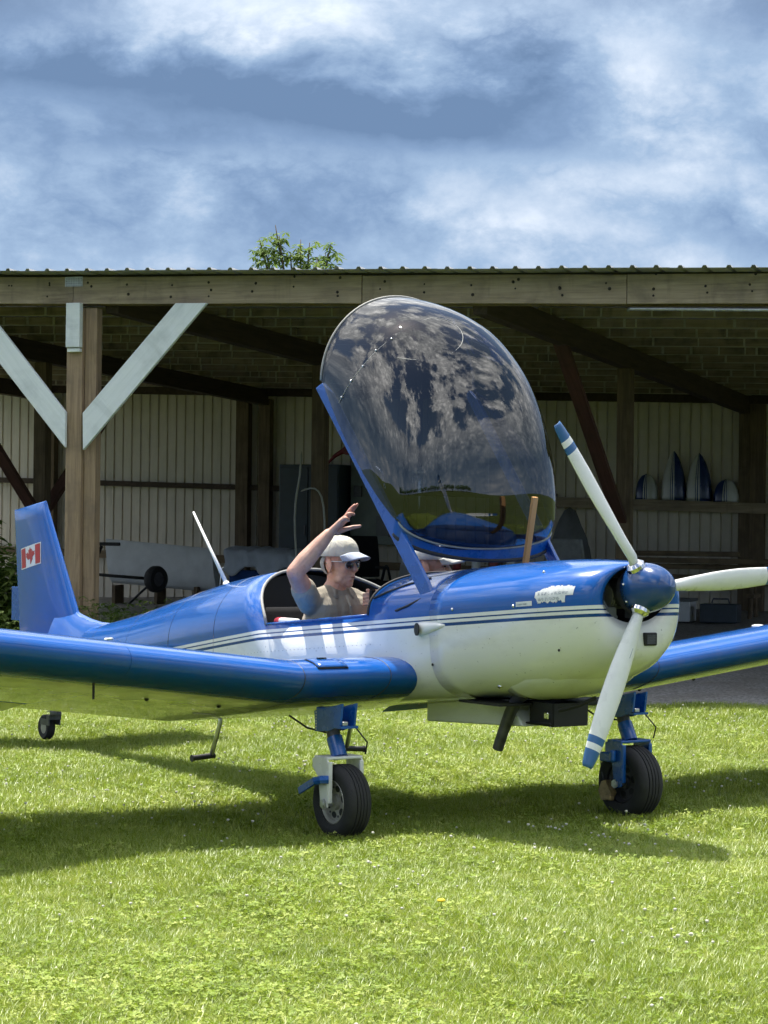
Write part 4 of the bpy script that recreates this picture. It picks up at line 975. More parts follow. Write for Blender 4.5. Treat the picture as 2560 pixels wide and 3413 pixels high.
# underside: lower cowl lip, oil cooler, belly fairing, exhaust
rws = []
def low_z(X, y):
    hw, zb, zt, nu, nl = sec(X); zs = split_z(X); f = min(1, abs(y) / hw); return zs - (zs - zb) * (1 - f ** nl) ** (1 / nl)
for X, hw_, dp in ((.50, .27, .022), (.58, .30, .030), (.70, .31, .032), (.82, .28, .026), (.90, .22, .014), (.96, .14, .002), (1.0, .08, -.008)):
    rws.append([(X, -hw_ * cos(p), low_z(X, hw_ * cos(p)) + .012 - (dp + .012) * sin(p) ** .8) for p in np.linspace(0, pi, 21)])
o = grid_mesh(rws).build('lower_cowl_bulge', 'white_paint', ac, True); solidify(o, .012)
b = MB(); b.box((.34, 0, .648), (.34, .62, .012)); b.build('cowl_exit', 'matt_black', ac)
b = MB(); vs = [(-.36, -.13, .50), (.46, -.13, .535), (.34, -.13, .66), (-.36, -.13, .60)]; vs += [(x_, .13, z_) for x_, y_, z_ in vs]
b.add(vs, [(0, 1, 2, 3), (7, 6, 5, 4), (0, 4, 5, 1), (1, 5, 6, 2), (2, 6, 7, 3), (3, 7, 4, 0)]); bevel(b.build('belly_fairing', 'white_paint', ac), .008)
b = MB(); b.box((.575, -.105, .605), (.18, .010, .11)); b.box((.575, .095, .605), (.18, .010, .11)); b.box((.575, 0, .552), (.18, .21, .010)); b.box((.49, 0, .605), (.010, .21, .11)); b.box((.665, 0, .605), (.010, .21, .11))
for q in range(5): b.box((.515 + q * .028, 0, .605), (.004, .19, .09))
b.tube([(.48, -.125, .556), (.67, -.125, .563)], .006, 8); b.tube([(.70, -.10, .63), (.80, -.06, .66), (.86, 0, .70)], .010, 8); b.build('oil_cooler', 'matt_black', ac)
b = MB(); b.box((.63, -.117, .60), (.035, .018, .035), 0, None, .006); b.build('cooler_fitting', 'chrome', ac)
b = MB(); b.tube([(.50, -.16, .70), (.44, -.16, .66), (.40, -.165, .60), (.35, -.17, .50), (.315, -.175, .415)], [.030, .032, .030, .028, .027], 14); b.build('exhaust_pipe', 'steel_dark', ac, True, 60)
b = MB(); b.tube([(.02, .18, .615), (.02, .80, .60)], .022, 10); b.build('gear_cross_tube', 'steel_dark', ac, True)
# ---- wing
CH = 1.40; PITCH = radians(12.3); LE_X = .025; Y_BRK = 1.12; DIH = math.tan(radians(6.7))
def airfoil(x, up, t_=.178, m_=.03, p_=.4):
    yt = 5 * t_ * (.2969 * sqrt(x) - .126 * x - .3516 * x * x + .2843 * x ** 3 - .1015 * x ** 4)
    yc = m_ / p_ ** 2 * (2 * p_ * x - x * x) if x < p_ else m_ / (1 - p_) ** 2 * ((1 - 2 * p_) + 2 * p_ * x - x * x)
    return yc + yt if up else yc - yt
def wing_pt(Y, x, up, off=0.0):
    z_le = .762 + max(0, abs(Y) - Y_BRK) * DIH; xl = -x * CH; zl = airfoil(x, up) * CH + (off if up else -off)
    return (LE_X + xl * cos(PITCH) + zl * sin(PITCH), Y, z_le + xl * sin(PITCH) + zl * cos(PITCH))
XU = [(.5 - .5 * cos(q)) ** 1.15 for q in np.linspace(0, pi, 26)]
def loop(Y, x1):
    xs = [x * x1 for x in XU]; return [wing_pt(Y, x, True) for x in xs[::-1]] + [wing_pt(Y, x, False) for x in xs[1:]], xs
def wing_piece(Ys, x1):
    b = MB(); n = None
    rws = []
    for Y in Ys: r_, xs = loop(Y, x1); rws.append(r_)
    n = len(rws[0]); k = len(XU)
    vs = [p for r_ in rws for p in r_]; fs = []; ms = []
    for i in range(len(Ys) - 1):
        for j in range(n):
            q = (i * n + j, i * n + (j + 1) % n, (i + 1) * n + (j + 1) % n, (i + 1) * n + j)
            fs.append(q); jj = j - (k - 1); ms.append(1 if (jj >= 0 and j < n - 1 and xs[min(jj, k - 1)] > .115) else 0)
    fs += [tuple(range(n - 1, -1, -1)), tuple((len(Ys) - 1) * n + q for q in range(n))]; ms += [0, 0]
    b.v = vs; b.f = fs; b.m = ms; return b
for s in (-1, 1):
    Ys = [s * y for y in (.26, .5, .75, 1.0, 1.10, 1.14, 1.3, 1.6, 1.9, 2.06)]
    w1 = fix_normals(wing_piece(Ys, 1.0).build('wing', ['blue_paint', 'underside_paint'], ac, True, 45))
    b = wing_piece([s * y for y in (2.062, 2.3, 2.6, 3.0, 3.4, 3.5)], .79); 
    fix_normals(b.build('wing_outer_panel', ['blue_paint', 'underside_paint'], w1, True, 45))
    tipb = MB(); rws = []
    for q in np.linspace(0, pi / 2, 6):
        r_, xs = loop(s * 3.5, .79); cz = np.mean([p[2] for p in r_]); cxm = np.mean([p[0] for p in r_]); rws.append([(cxm + (p[0] - cxm) * (cos(q) * .15 + .85), p[1] + s * .08 * sin(q), cz + .0 + (p[2] - cz) * cos(q)) for p in r_])
    fix_normals(grid_mesh(rws, True).build('wing_tip', 'blue_paint', w1, True))
    al = MB(); rws = []
    for Y in (s * 2.075, s * 2.7, s * 3.48):
        r_ = [wing_pt(Y, x, True) for x in (1.0, .93, .86, .80)] + [wing_pt(Y, x, False) for x in (.80, .86, .93, .995)]
        hx, hz = wing_pt(Y, .80, True)[0], wing_pt(Y, .80, True)[2]; an = radians(5); rws.append([(hx + (p[0] - hx) * cos(an) - (p[2] - hz) * sin(an) * -1 * 0 , p[1], hz + (p[2] - hz) * cos(an) + (p[0] - hx) * sin(an)) for p in r_])
    n = 8; al.v = [p for r_ in rws for p in r_]
    for i in range(2):
        for j in range(n): al.f.append((i * n + j, i * n + (j + 1) % n, (i + 1) * n + (j + 1) % n, (i + 1) * n + j)); al.m.append(1 if 4 <= j < 7 else 0)
    al.f += [tuple(range(n - 1, -1, -1)), tuple(2 * n + q for q in range(n))]; al.m += [0, 0]
    fix_normals(al.build('aileron', ['blue_paint', 'underside_paint'], w1))
    # skin joints
    b = MB()
    for Yj in (s * 1.12, s * .62):
        b.tube([wing_pt(Yj, x, True, .0005) for x in XU[::-1][4:]] + [wing_pt(Yj, x, False, .0005) for x in XU[1:8]], .0022, 5)
    b.build('skin_joint', 'steel_dark', w1, True)
    # hatch on the upper nose of the wing
    def hatch(off, g, mname, name, par):
        rws = [[wing_pt(s * Y, x, True, off) for x in np.linspace(.028 - g * .01, .125 + g * .01, 7)] for Y in np.linspace(.86 - g * .004, 1.03 + g * .004, 5)]
        return fix_normals(grid_mesh(rws).build(name, mname, par, True))
    h_ = hatch(.0035, .5, 'matt_black', 'hatch_gasket', w1); solidify(h_, .003, 0); h2 = hatch(.0065, 0, 'blue_paint', 'wing_hatch', w1); solidify(h2, .003, 0)
    b = MB(); p0 = wing_pt(s * .95, .11, True, .012); b.box(p0, (.012, .05, .006)); b.build('hatch_latch', 'matt_black', w1)
    b = MB(); p0 = Vector(wing_pt(s * 2.16, .12, False)); b.tube([tuple(p0 + Vector((0, 0, .01))), tuple(p0 - Vector((0, 0, .075)))], .006, 8); b.build('tie_down_rod', 'matt_black', w1)
    b = MB(); p0 = Vector(wing_pt(s * 2.25, .34, True)); b.ball(tuple(p0), (.05, .035, .012), 0, None, 12, 6); b.build('fuel_cap', 'white_enamel', w1, True)
    for yj in (.75, 1.35, 1.75):
        b = MB(); p0 = Vector(wing_pt(s * yj, .30, False)); b.ball(tuple(p0), (.012, .012, .01), 0, None, 8, 6); b.build('drain', 'matt_black', w1)
# white joint plate around wing root
# ---- fin and tail
def fin_sec(z):
    f = (z - .90) / (1.644 - .90); le = -4.657 - .683 * (z - .90); te = -5.585 - .125 * (z - .76); th = .115 - .045 * max(0, f); return le, te, th
def fin_half(z, x):
    le, te, th = fin_sec(z); return th * (1.4845 * sqrt(x) - .63 * x - 1.758 * x * x + 1.4215 * x ** 3 - .5075 * x ** 4) / .5 * .5 * 1.0
XF = [(.5 - .5 * cos(q)) for q in np.linspace(0, pi, 18)]
rws = []
def top_z(x): return 1.650 - .065 * x
for i, s in enumerate(np.linspace(0, 1, 14)):
    row = []
    for (xx, sg) in [(x, 1) for x in XF[::-1]] + [(x, -1) for x in XF[1:-1]]:
        z = .60 + (top_z(xx) - .60) * s; le, te, th = fin_sec(z); row.append((le + (te - le) * xx, sg * fin_half(z, xx), z))
    rws.append(row)
for k_, (sc_, dz_) in enumerate(((.8, .006), (.4, .011), (.02, .013))):
    rws.append([(p[0], p[1] * sc_, p[2] + dz_) for p in rws[13]])
fin = fix_normals(grid_mesh(rws, True).build('rudder_fin', 'blue_paint', ac, True))
b = MB(); b.box((-5.645, 0, .93), (.13, .008, .24), 0, None, .003); b.build('trim_tab', 'blue_enamel', fin)
# dorsal fairing in front of the fin
rws = []
for X, zt_, w_ in ((-4.15, .850, .03), (-4.30, .852, .055), (-4.45, .868, .075), (-4.60, .895, .08), (-4.72, .925, .08), (-4.9, .94, .075)):
    base = .70; rws.append([(X, -(w_ + .05 * (1 - j / 8) ** 2) * (1 - (j / 8) ** 3) * 1.0, base + (zt_ - base) * (j / 8)) for j in range(9)] + [(X, (w_ + .05 * (j / 8) ** 2) * (1 - (1 - j / 8) ** 3), base + (zt_ - base) * (1 - j / 8)) for j in range(1, 9)])
grid_mesh(rws).build('fin_fairing', 'blue_paint', ac, True)
# flag: field, bars and maple leaf, lying on the skin
def flag_pt(u, v, off):  # u 0..1 from rear to front, v 0..1 bottom to top
    X = -5.512 + .375 * u + .02 * v * 0 - .016 * v * 1; z = 1.172 + .150 * v + .055 * u
    le, te, th = fin_sec(z); return (X, -fin_half(z, (X - le) / (te - le)) - off, z)
def flag_rect(name, u0, u1, v0, v1, m_, off, par):
    rws = [[flag_pt(u, v, off) for v in np.linspace(v0, v1, 5)] for u in np.linspace(u0, u1, 8)]; return grid_mesh(rws).build(name, m_, par, True)
fl = flag_rect('flag', 0, 1, 0, 1, 'flag_white', .002, fin)
flag_rect('flag_bar', .03, .255, .05, .95, 'flag_red', .0035, fl); flag_rect('flag_bar', .745, .97, .05, .95, 'flag_red', .0035, fl)
leaf_half = [(0, .50), (.05, .36), (.10, .40), (.07, .17), (.15, .29), (.165, .22), (.25, .25), (.215, .13), (.25, .09), (.11, -.05), (.13, -.12), (.018, -.09), (.014, -.36)]
poly = [(x_, y_) for x_, y_ in leaf_half] + [(-x_, y_) for x_, y_ in leaf_half[::-1][:-1]]
bm = bmesh.new(); vv = [bm.verts.new(flag_pt(.5 + x_ * .92, .46 + y_ * .92, .0035)) for x_, y_ in poly]; f_ = bm.faces.new(vv); bmesh.ops.triangulate(bm, faces=[f_]); me = bpy.data.meshes.new('maple_leaf'); bm.to_mesh(me); bm.free(); obj('maple_leaf', me, 'flag_red', fl)
# tailplane
for s in (-1, 1):
    rws = []
    for Y in np.linspace(.04, 1.18, 7):
        le, te = -4.55 - .16 * Y, -5.42; th = .10 - .03 * Y; rws.append([(le + (te - le) * xx, s * Y, .70 + sg * th * .9 * (1.4845 * sqrt(xx) - .63 * xx - 1.758 * xx * xx + 1.4215 * xx ** 3 - .5075 * xx ** 4) + .0 * xx - .10 * xx) for (xx, sg) in [(x, 1) for x in XF[::-1]] + [(x, -1) for x in XF[1:-1]]])
    g = grid_mesh(rws, True); n = len(rws[0]); g.f.append(tuple((len(rws) - 1) * n + q for q in range(n))); g.m.append(0)
    fix_normals(g.build('tailplane', 'blue_paint', ac, True, 40))
b = MB(); b.tube([(-3.83, -.215, .765), (-3.70, -.232, .772)], .008, 6); b.ball((-3.80, -.225, .757), .016, 0, None, 8, 6); b.build('tail_handle', 'white_enamel', ac, True)
b = MB(); b.tube([(-2.645, 0, 1.12), (-2.67, 0, 1.16)], [.032, .018], 12); b.build('antenna_base', 'white_enamel', ac, True)
b = MB(); b.tube([(-2.66, 0, 1.15), (-2.85, 0, 1.345), (-3.08, 0, 1.585)], [.013, .010, .007], 10); b.build('antenna', 'white_enamel', ac, True)
# ---- spinner and propeller
TH_AX = radians(4.0)
prop_M = Matrix.Translation((1.205, 0, 1.234)) @ Matrix.Rotation(-TH_AX, 4, 'Y')   # local x along the shaft
sp = MB(); prof = [(.116, -.040), (.118, 0)] + [(.118 * sqrt(max(0, 1 - (q / 11) ** 1.8)) , .180 * (q / 11)) for q in range(1, 12)]
sp.lathe(prof, 40, 0, prop_M @ Matrix.Rotation(radians(90), 4, 'Y')); spo = sp.build('spinner', 'spinner_paint', ac, True)
for q in range(9):
    an = 2 * pi * q / 9 + .2; b = MB(); p0 = prop_M @ Vector((-.015, .1185 * cos(an), .1185 * sin(an))); b.ball(tuple(p0), .006, 0, None, 8, 6); b.build('screw', 'chrome', spo)
def blade_mesh():
    b = MB(); R0, R1 = .085, .905; n = 16
    rad = [.085, .11, .14, .17, .21, .26, .32, .40, .48, .56, .64, .70, .755, .7551, .79, .7901, .82, .8201, .86, .89, .905]
    for r_ in rad:
        s = (r_ - R0) / (R1 - R0)
        ch = interp(s, [0, .06, .2, .42, .62, .85, .97, 1], [.046, .048, .074, .100, .104, .086, .066, .048]); thk = interp(s, [0, .06, .2, .5, 1], [.050, .046, .030, .016, .008]); tw = radians(interp(s, [0, .1, .3, .6, 1], [32, 30, 24, 16, 11]))
        for k in range(n):
            a = 2 * pi * k / n; cx = ch / 2 * cos(a); cz = thk / 2 * sin(a) + (.012 * (1 - cos(a) ** 2) * (s > .1))
            # local: z radial, y tangential, x axial
            b.v.append((cx * sin(tw) + cz * cos(tw), -(cx * cos(tw) - cz * sin(tw)), r_))
    for i in range(len(rad) - 1):
        for k in range(n):
            b.f.append((i * n + k, i * n + (k + 1) % n, (i + 1) * n + (k + 1) % n, (i + 1) * n + k)); rm = (rad[i] + rad[i + 1]) / 2
            b.m.append(1 if (.755 < rm < .79 or rm > .82) else 0)
    b.f.append(tuple((len(rad) - 1) * n + k for k in range(n))); b.m.append(1)
    return b.mesh('propeller_blade')
bme = blade_mesh(); [bme.materials.append(MATS[m]) for m in ('blade_white', 'blade_blue')]; [setattr(p, 'use_smooth', True) for p in bme.polygons]
bm = bmesh.new(); bm.from_mesh(bme); bmesh.ops.recalc_face_normals(bm, faces=bm.faces); bm.to_mesh(bme); bm.free()
for q in range(3):
    an = radians(-34 + 120 * q)
    o = bpy.data.objects.new('propeller_blade', bme); link(o, ac); o.matrix_local = prop_M @ Matrix.Translation((.018, 0, 0)) @ Matrix.Rotation(-an, 4, 'X')
    b = MB(); b.lathe([(.034, .095), (.046, .10), (.046, .125), (.036, .135), (.030, .14)], 18); c_ = b.build('blade_collar', 'chrome', o, True, 40)
    if q == 2:
        b = MB(); b.box((.030, .004, .34), (.002, .034, .055), 0, Matrix.Rotation(0, 4, 'Z')); 
        b = MB(); Mx = Matrix.Translation((.021, -.005, .33)) @ Matrix.Rotation(radians(30), 4, 'Z'); b.box((0, 0, 0), (.003, .022, .05), 0, Mx); st_ = b.build('blade_label', 'sticker_grey', o); b = MB(); b.box((.002, 0, 0), (.002, .012, .034), 0, Mx); b.build('label_print', 'sticker', st_)
# ---- canopy, hinged at the nose end and swung up
HX, HZ, OPEN = .128, 1.124, radians(55.1)
can = bpy.data.objects.new('canopy', None); link(can, ac); can.location = (HX, 0, HZ); can.rotation_euler = (0, OPEN, 0)
RA, RB = Vector((0, 0, 0)), Vector((-1.497, 0, -.163)); rdir = (RB - RA).normalized(); rn = Vector((-rdir.z, 0, rdir.x)); rn = rn if rn.z > 0 else -rn
def railY(s): return .452 + .04 * s
for sg in (-1, 1):
    b = MB(); N = 14; vs = []; fs = []
    for i in range(N + 1):
        s = i / N; p = RA + (RB - RA) * s; hgt = .080 if s > .05 else .06; hgt = hgt * (1 - max(0, s - .93) / .07 * .15); y = sg * railY(s)
        lo = p - rn * .034; hi_ = p + rn * (hgt - .034)
        if s == 1: hi_ = p + rn * .02 + rdir * -.01
        vs += [(lo.x, y - .011, lo.z), (lo.x, y + .011, lo.z), (hi_.x, y + .011 - sg * .012, hi_.z), (hi_.x, y - .011 - sg * .012, hi_.z)]
    for i in range(N):
        for q in range(4): fs.append((i * 4 + q, i * 4 + (q + 1) % 4, (i + 1) * 4 + (q + 1) % 4, (i + 1) * 4 + q))
    fs += [(3, 2, 1, 0), tuple(N * 4 + q for q in range(4))]
    b.add(vs, fs); o = fix_normals(b.build('canopy_rail', 'blue_enamel', can)); bevel(o, .005)
    b = MB(); b.lathe([(0, -.02), (.022, -.02), (.022, .02), (0, .02)], 14, 0, Matrix.Translation((.0, sg * .452, 0)) @ Matrix.Rotation(radians(90), 4, 'X')); b.build('hinge', 'blue_enamel', can, True, 40)
prof = [(-.325, -.01), (-.33, .07), (-.365, .155), (-.45, .235), (-.60, .335), (-.78, .425), (-.98, .485), (-1.20, .50), (-1.42, .455), (-1.60, .375), (-1.75, .27), (-1.88, .146)]
pl_ = np.array(prof); dl = np.r_[0, np.cumsum(np.hypot(np.diff(pl_[:, 0]), np.diff(pl_[:, 1])))]; dl /= dl[-1]
def crom(P, t):   # smooth sample of the profile
    i = min(len(P) - 2, max(0, int(np.searchsorted(dl, t) - 1))); u_ = (t - dl[i]) / (dl[i + 1] - dl[i]); p0, p1, p2, p3 = P[max(0, i - 1)], P[i], P[i + 1], P[min(len(P) - 1, i + 2)]
    return .5 * ((2 * p1) + (-p0 + p2) * u_ + (2 * p0 - 5 * p1 + 4 * p2 - p3) * u_ ** 2 + (-p0 + 3 * p1 - 3 * p2 + p3) * u_ ** 3)
def bub(t, ph, off=0.0):
    C = crom(pl_, t); st = interp(t, [0, .12, .3, .8, 1], [0, .03, .18, .78, 1]); sx, sz_ = -.482 + (-1.497 + .482) * st, -.012 + (-.151) * st + .03
    sx += .05 * (1 - t) ** 2 * (1 - cos(ph)) / 2
    s_ = sin(ph); hw = .470 + .065 * sin(pi * min(1, t * 1.03)) + .030 * t * t; ex = 1 - .22 * min(1, t * 5) * min(1, (1 - t) * 4)
    y = -hw * math.copysign(abs(cos(ph)) ** ex, cos(ph)); k_ = s_
    x = sx + (C[0] - sx) * k_; z = sz_ + (C[1] - sz_) * s_ ** (ex * .98)
    return Vector((x, y * (1 + off), z + off * .3))
rws = [[tuple(bub(t, p)) for p in np.linspace(0, pi, 49)] for t in np.linspace(0, 1, 60)]
bubo = fix_normals(grid_mesh(rws).build('bubble', 'tinted_acrylic', can, True))
# front bow and rear hoop
def bow(p): return Vector((-.482 + .135 * sin(p) + .05 * (1 - cos(p)) / 2, -.478 * math.copysign(abs(cos(p)) ** .95, cos(p)), -.012 + .002 * sin(p)))
b = MB(); vs = []; fs = []; N = 36
for i in range(N + 1):
    p = pi * i / N; q = bow(p); o_ = Vector((-sin(p) * 0 + .35 * sin(p), -cos(p), 0)).normalized()
    u1 = Vector((-.62, 0, .78)) * 1.0
    lo = q - u1 * .03; hi_ = q + u1 * .035
    vs += [tuple(lo - o_ * .008), tuple(lo + o_ * .010), tuple(hi_ + o_ * .010), tuple(hi_ - o_ * .008)]
for i in range(N):
    for q in range(4): fs.append((i * 4 + q, i * 4 + (q + 1) % 4, (i + 1) * 4 + (q + 1) % 4, (i + 1) * 4 + q))
b.add(vs, fs); o = fix_normals(b.build('front_bow', 'blue_enamel', can, True, 40))
b = MB(); b.tube([tuple(bow(pi * i / N) - Vector((-.62, 0, .78)) * .042) for i in range(N + 1)], .012, 8); b.build('bow_seal', 'gasket', can, True)
b = MB(); b.tube([tuple(bub(1.0, p)) for p in np.linspace(0, pi, 41)], .007, 8); b.build('rear_hoop', 'seal_grey', can, True)
b = MB(); b.tube([tuple(bub(.015, p, .004)) for p in np.linspace(0, pi, 41)], .006, 6); b.build('glass_edge', 'seal_grey', can, True)
# moulded vent line with bolts
vent = [(.775, .07), (.77, .13), (.755, .30), (.735, .49), (.73, .70), (.722, .91), (.735, 1.15), (.75, 1.38), (.757, 1.53), (.71, 1.60), (.635, 1.56), (.59, 1.41), (.575, 1.20), (.605, .99), (.65, .83)]
b = MB(); b.tube([tuple(bub(t, p, .005)) for t, p in vent], .0026, 6); o = b.build('vent_trim', 'seal_grey', can, True); o.modifiers.new('s', 'SUBSURF').render_levels = 2
for t, p in ((.77, .13), (.755, .30), (.735, .49), (.73, .70), (.722, .91)):
    b = MB(); b.ball(tuple(bub(t, p, .007)), .0062, 0, None, 10, 6); b.build('vent_bolt', 'chrome', can, True)
b = MB(); b.tube([tuple(bub(.30, .10, -.03)), tuple(bub(.36, .16, -.03)), tuple(bub(.40, .12, -.03))], .006, 6); b.build('grab_handle', 'chrome', can, True)
# ---- main gear
def gear(Y, outer, fork_m, caliper, lever):
    sg = 1 if Y > 0 else -1; WX, WZ, R_ = (.055, .172, .180) if not caliper else (.035, .168, .192)
    b = MB(); vs = [(-.12, 0, .50), (.0, 0, .51), (.10, 0, .545), (.115, 0, .65), (-.13, 0, .60)]
    M = Matrix.Translation((0, Y, 0)); 
    for y0 in (-.045, .035): b.prism([(v[0], v[2]) for v in vs], y0, y0 + .012, 0, M @ Matrix.Rotation(radians(90), 4, 'X'))
    b.box((.07, Y, .535), (.09, .10, .012)); b.box((-.07, Y, .565), (.10, .09, .11), 0, None, .006); br = b.build('gear_bracket', 'blue_enamel', ac)
    b = MB()
    for q in range(7): b.ball((-.112, Y + outer * .047, .51 + q * .014), .005, 0, None, 6, 5)
    b.box((.075, Y + outer * .02, .552), (.07, .03, .02), 0, None, .004); b.build('bracket_bolts', 'bare_metal', br)
    b = MB(); b.tube([(-.065, Y, .60), (-.015, Y, .46)], .034, 16); b.build('gear_leg', 'steel_dark', ac, True, 50)
    b = MB(); b.tube([(-.02, Y, .475), (.03, Y, .385)], .040, 16); b.build('gear_leg_sleeve', fork_m if fork_m == 'blue_enamel' else 'blue_enamel', ac, True, 50)
    # fork: inverted U of flat plate
    b = MB()
    b.box((.02, Y, .385), (.12, .205, .014), 0, None, .004)
    for s in (-1, 1):
        vs = [(-.055, .378), (.072, .390), (.086, .36), (.080, .15), (.034, .138), (.020, .16), (.0, .29), (-.055, .335)]
        b.prism(vs, -.005, .005, 0, Matrix.Translation((0, Y + s * .098, 0)) @ Matrix.Rotation(radians(90), 4, 'X'))
        b.box((.086, Y + s * .090, .27), (.012, .022, .20), 0, Matrix.Translation((0, 0, 0)), .003)
    o = fix_normals(b.build('fork', fork_m, ac)); bevel(o, .003)
    b = MB(); b.tube([(WX, Y - .118, WZ - .005), (WX, Y + .118, WZ - .005)], .014, 10); b.tube([(WX, Y + outer * .104, WZ - .005), (WX, Y + outer * .114, WZ - .005)], .024, 6); b.build('axle', 'bare_metal', o)
    if lever:
        b = MB(); b.tube([(.088, Y + outer * .10, .285), (.07, Y + outer * .13, .285), (.03, Y + outer * .135, .275)], .02, 8); b.box((0, 0, 0), (.16, .012, .036), 0, Matrix.Translation((-.05, Y + outer * .135, .245)) @ Matrix.Rotation(radians(-24), 4, 'Y'), .004); b.build('brake_arm', 'blue_enamel', o)
    else:
        b = MB(); b.box((-.02, Y + outer * .115, .30), (.10, .03, .05), 0, None, .006); b.box((.03, Y + outer * .12, .31), (.03, .03, .06), 0, None, .01); b.build('brake_arm', 'blue_enamel', o)
    if caliper:
        b = MB(); pr = [(-.125, .115), (-.10, .165), (-.07, .175), (-.05, .15), (-.02, .11), (-.045, .07), (-.10, .065)]
        b.prism(pr, -.02, .02, 0, Matrix.Translation((.02, Y + outer * .085, 0)) @ Matrix.Rotation(radians(90), 4, 'X')); b.box((-.02, Y + outer * .10, .085), (.05, .03, .03), 0, None, .006); fix_normals(b.build('brake_caliper', 'brake_bronze', o))
        b = MB(); b.tube([(-.08, Y + outer * .09, .17), (-.14, Y + outer * .06, .26), (-.16, Y, .33)], .004, 6); b.build('brake_line', 'steel_dark', o, True)
    # wheel
    Mw = Matrix.Translation((WX, Y, WZ)) @ Matrix.Rotation(radians(90), 4, 'X')
    prof = []
    for (r_, h_) in ((.104, -.058), (.122, -.066), (.150, -.068), (.168, -.060), (.1765, -.048), (.1795, -.042), (.1795, -.030), (.1755, -.029), (.1755, -.026), (.1810, -.025), (.1810, -.011), (.1765, -.010), (.1765, -.007), (.1815, -.006), (.1815, .006), (.1765, .007), (.1765, .010), (.1810, .011), (.1810, .025), (.1755, .026), (.1755, .029), (.1795, .030), (.1795, .042), (.1765, .048), (.168, .060), (.150, .068), (.122, .066), (.104, .058)): prof.append((r_, h_))
    prof = [(r_ * R_ / .18, h_ * (1.0 if not caliper else 1.18)) for r_, h_ in prof]; b = MB(); b.lathe(prof, 56, 0, Mw, True); wh = fix_normals(b.build('wheel', 'black_rubber', ac, True, 38))
    b = MB(); b.lathe([(.104, .062), (.108, .058), (.100, .05), (.092, .046), (.088, .034), (.040, .034), (.036, .050), (.02, .052), (0, .052)], 40, 0, Mw @ (Matrix.Identity(4) if outer * -1 > 0 else Matrix.Rotation(radians(180), 4, 'X')), False, False); rim = b.build('rim', 'alloy_rim' if not caliper else 'steel_dark', wh, True, 40)
    b = MB(); b.lathe([(.104, -.062), (.100, -.05), (.088, -.034), (.0, -.034)], 40, 0, Mw @ (Matrix.Identity(4) if outer * -1 > 0 else Matrix.Rotation(radians(180), 4, 'X')), False, False); b.build('rim', 'alloy_rim' if not caliper else 'steel_dark', wh, True, 40)
    b = MB()
    for q in range(6):
        an = 2 * pi * q / 6 + .3; s_ = -outer
        b.lathe([(.0, .0), (.0155, 0), (.0155, .003), (0, .003)], 16, 0, Matrix.Translation((WX, Y, WZ)) @ Matrix.Rotation(radians(90), 4, 'X') @ Matrix.Translation((.065 * cos(an), .065 * sin(an), s_ * .0345 - (.0015))) @ Matrix.Scale(1.25, 4, (cos(an + pi / 2), sin(an + pi / 2), 0)))
    b.build('rim_hole', 'matt_black', rim)
    if not caliper:
        b = MB()
        for q in range(6):
            an = 2 * pi * q / 6 + .3 + pi / 6; b.lathe([(0, 0), (.006, 0), (.006, .004), (0, .004)], 8, 0, Matrix.Translation((WX, Y, WZ)) @ Matrix.Rotation(radians(90), 4, 'X') @ Matrix.Translation((.072 * cos(an), .072 * sin(an), -outer * .036 - .002)))
        b.build('rim_bolt', 'steel_dark', rim)
    b = MB(); b.tube([(-.10, Y - sg * -.02, .53), (-.20, Y + outer * -.12, .47), (-.30, Y + outer * -.02, .50), (-.36, Y + outer * .05, .56)], .005, 6); b.build('brake_hose', 'matt_black', ac, True)
    b = MB(); b.tube([(.06, Y - outer * .06, .54), (.12, Y - outer * .10, .46), (.09, Y - outer * .11, .40)], .004, 6); b.build('brake_hose', 'matt_black', ac, True)
gear(-.92, -1, 'white_enamel', False, True)
gear(.92, -1, 'blue_enamel', True, False)
# tailwheel
b = MB(); b.tube([(-4.55, 0, .47), (-4.80, 0, .30), (-5.0, 0, .20)], [.014, .014, .016], 8); b.box((-4.98, 0, .195), (.12, .035, .03), 0, None, .005); b.build('tail_spring', 'steel_dark', ac, True, 50)
Mw = Matrix.Translation((-5.12, 0, .09)) @ Matrix.Rotation(radians(90), 4, 'X')
b = MB(); b.lathe([(.045, -.026), (.075, -.03), (.086, -.02), (.088, 0), (.086, .02), (.075, .03), (.045, .026)], 28, 0, Mw, True); wh = b.build('tail_wheel', 'black_rubber', ac, True, 50)
b = MB(); b.lathe([(0, -.024), (.047, -.024), (.047, .024), (.0, .024)], 20, 0, Mw); rm_ = b.build('tail_wheel_rim', 'alloy_rim', wh, True, 40)
b = MB(); b.box((-5.06, .042, .13), (.13, .008, .04), 0, Matrix.Translation((0, 0, 0))); b.box((-5.06, -.042, .13), (.13, .008, .04)); b.box((-5.01, 0, .165), (.05, .09, .03)); b.build('tail_fork', 'steel_dark', ac)
b = MB(); b.tube([(-5.0, -.05, .21), (-4.8, -.06, .26), (-4.62, -.07, .30)], .006, 6); b.build('steering_spring', 'bare_metal', ac)
# boarding steps
for Y, s in ((-.53, -1), (.36, 1)):
    b = MB(); b.tube([(-1.80, Y, .50), (-1.80, Y, .40), (-1.88, Y + s * .01, .205)], .013, 8); b.build('boarding_step', 'bare_metal', ac, True)
    b = MB(); b.tube([(-1.88, Y - s * .01, .205), (-1.88, Y + s * .135, .195)], .016, 10); b.tube([(-1.88, Y + s * .13, .195), (-1.88, Y + s * .138, .195)], .02, 10); b.build('step_pad', 'matt_black', ac, True, 50)
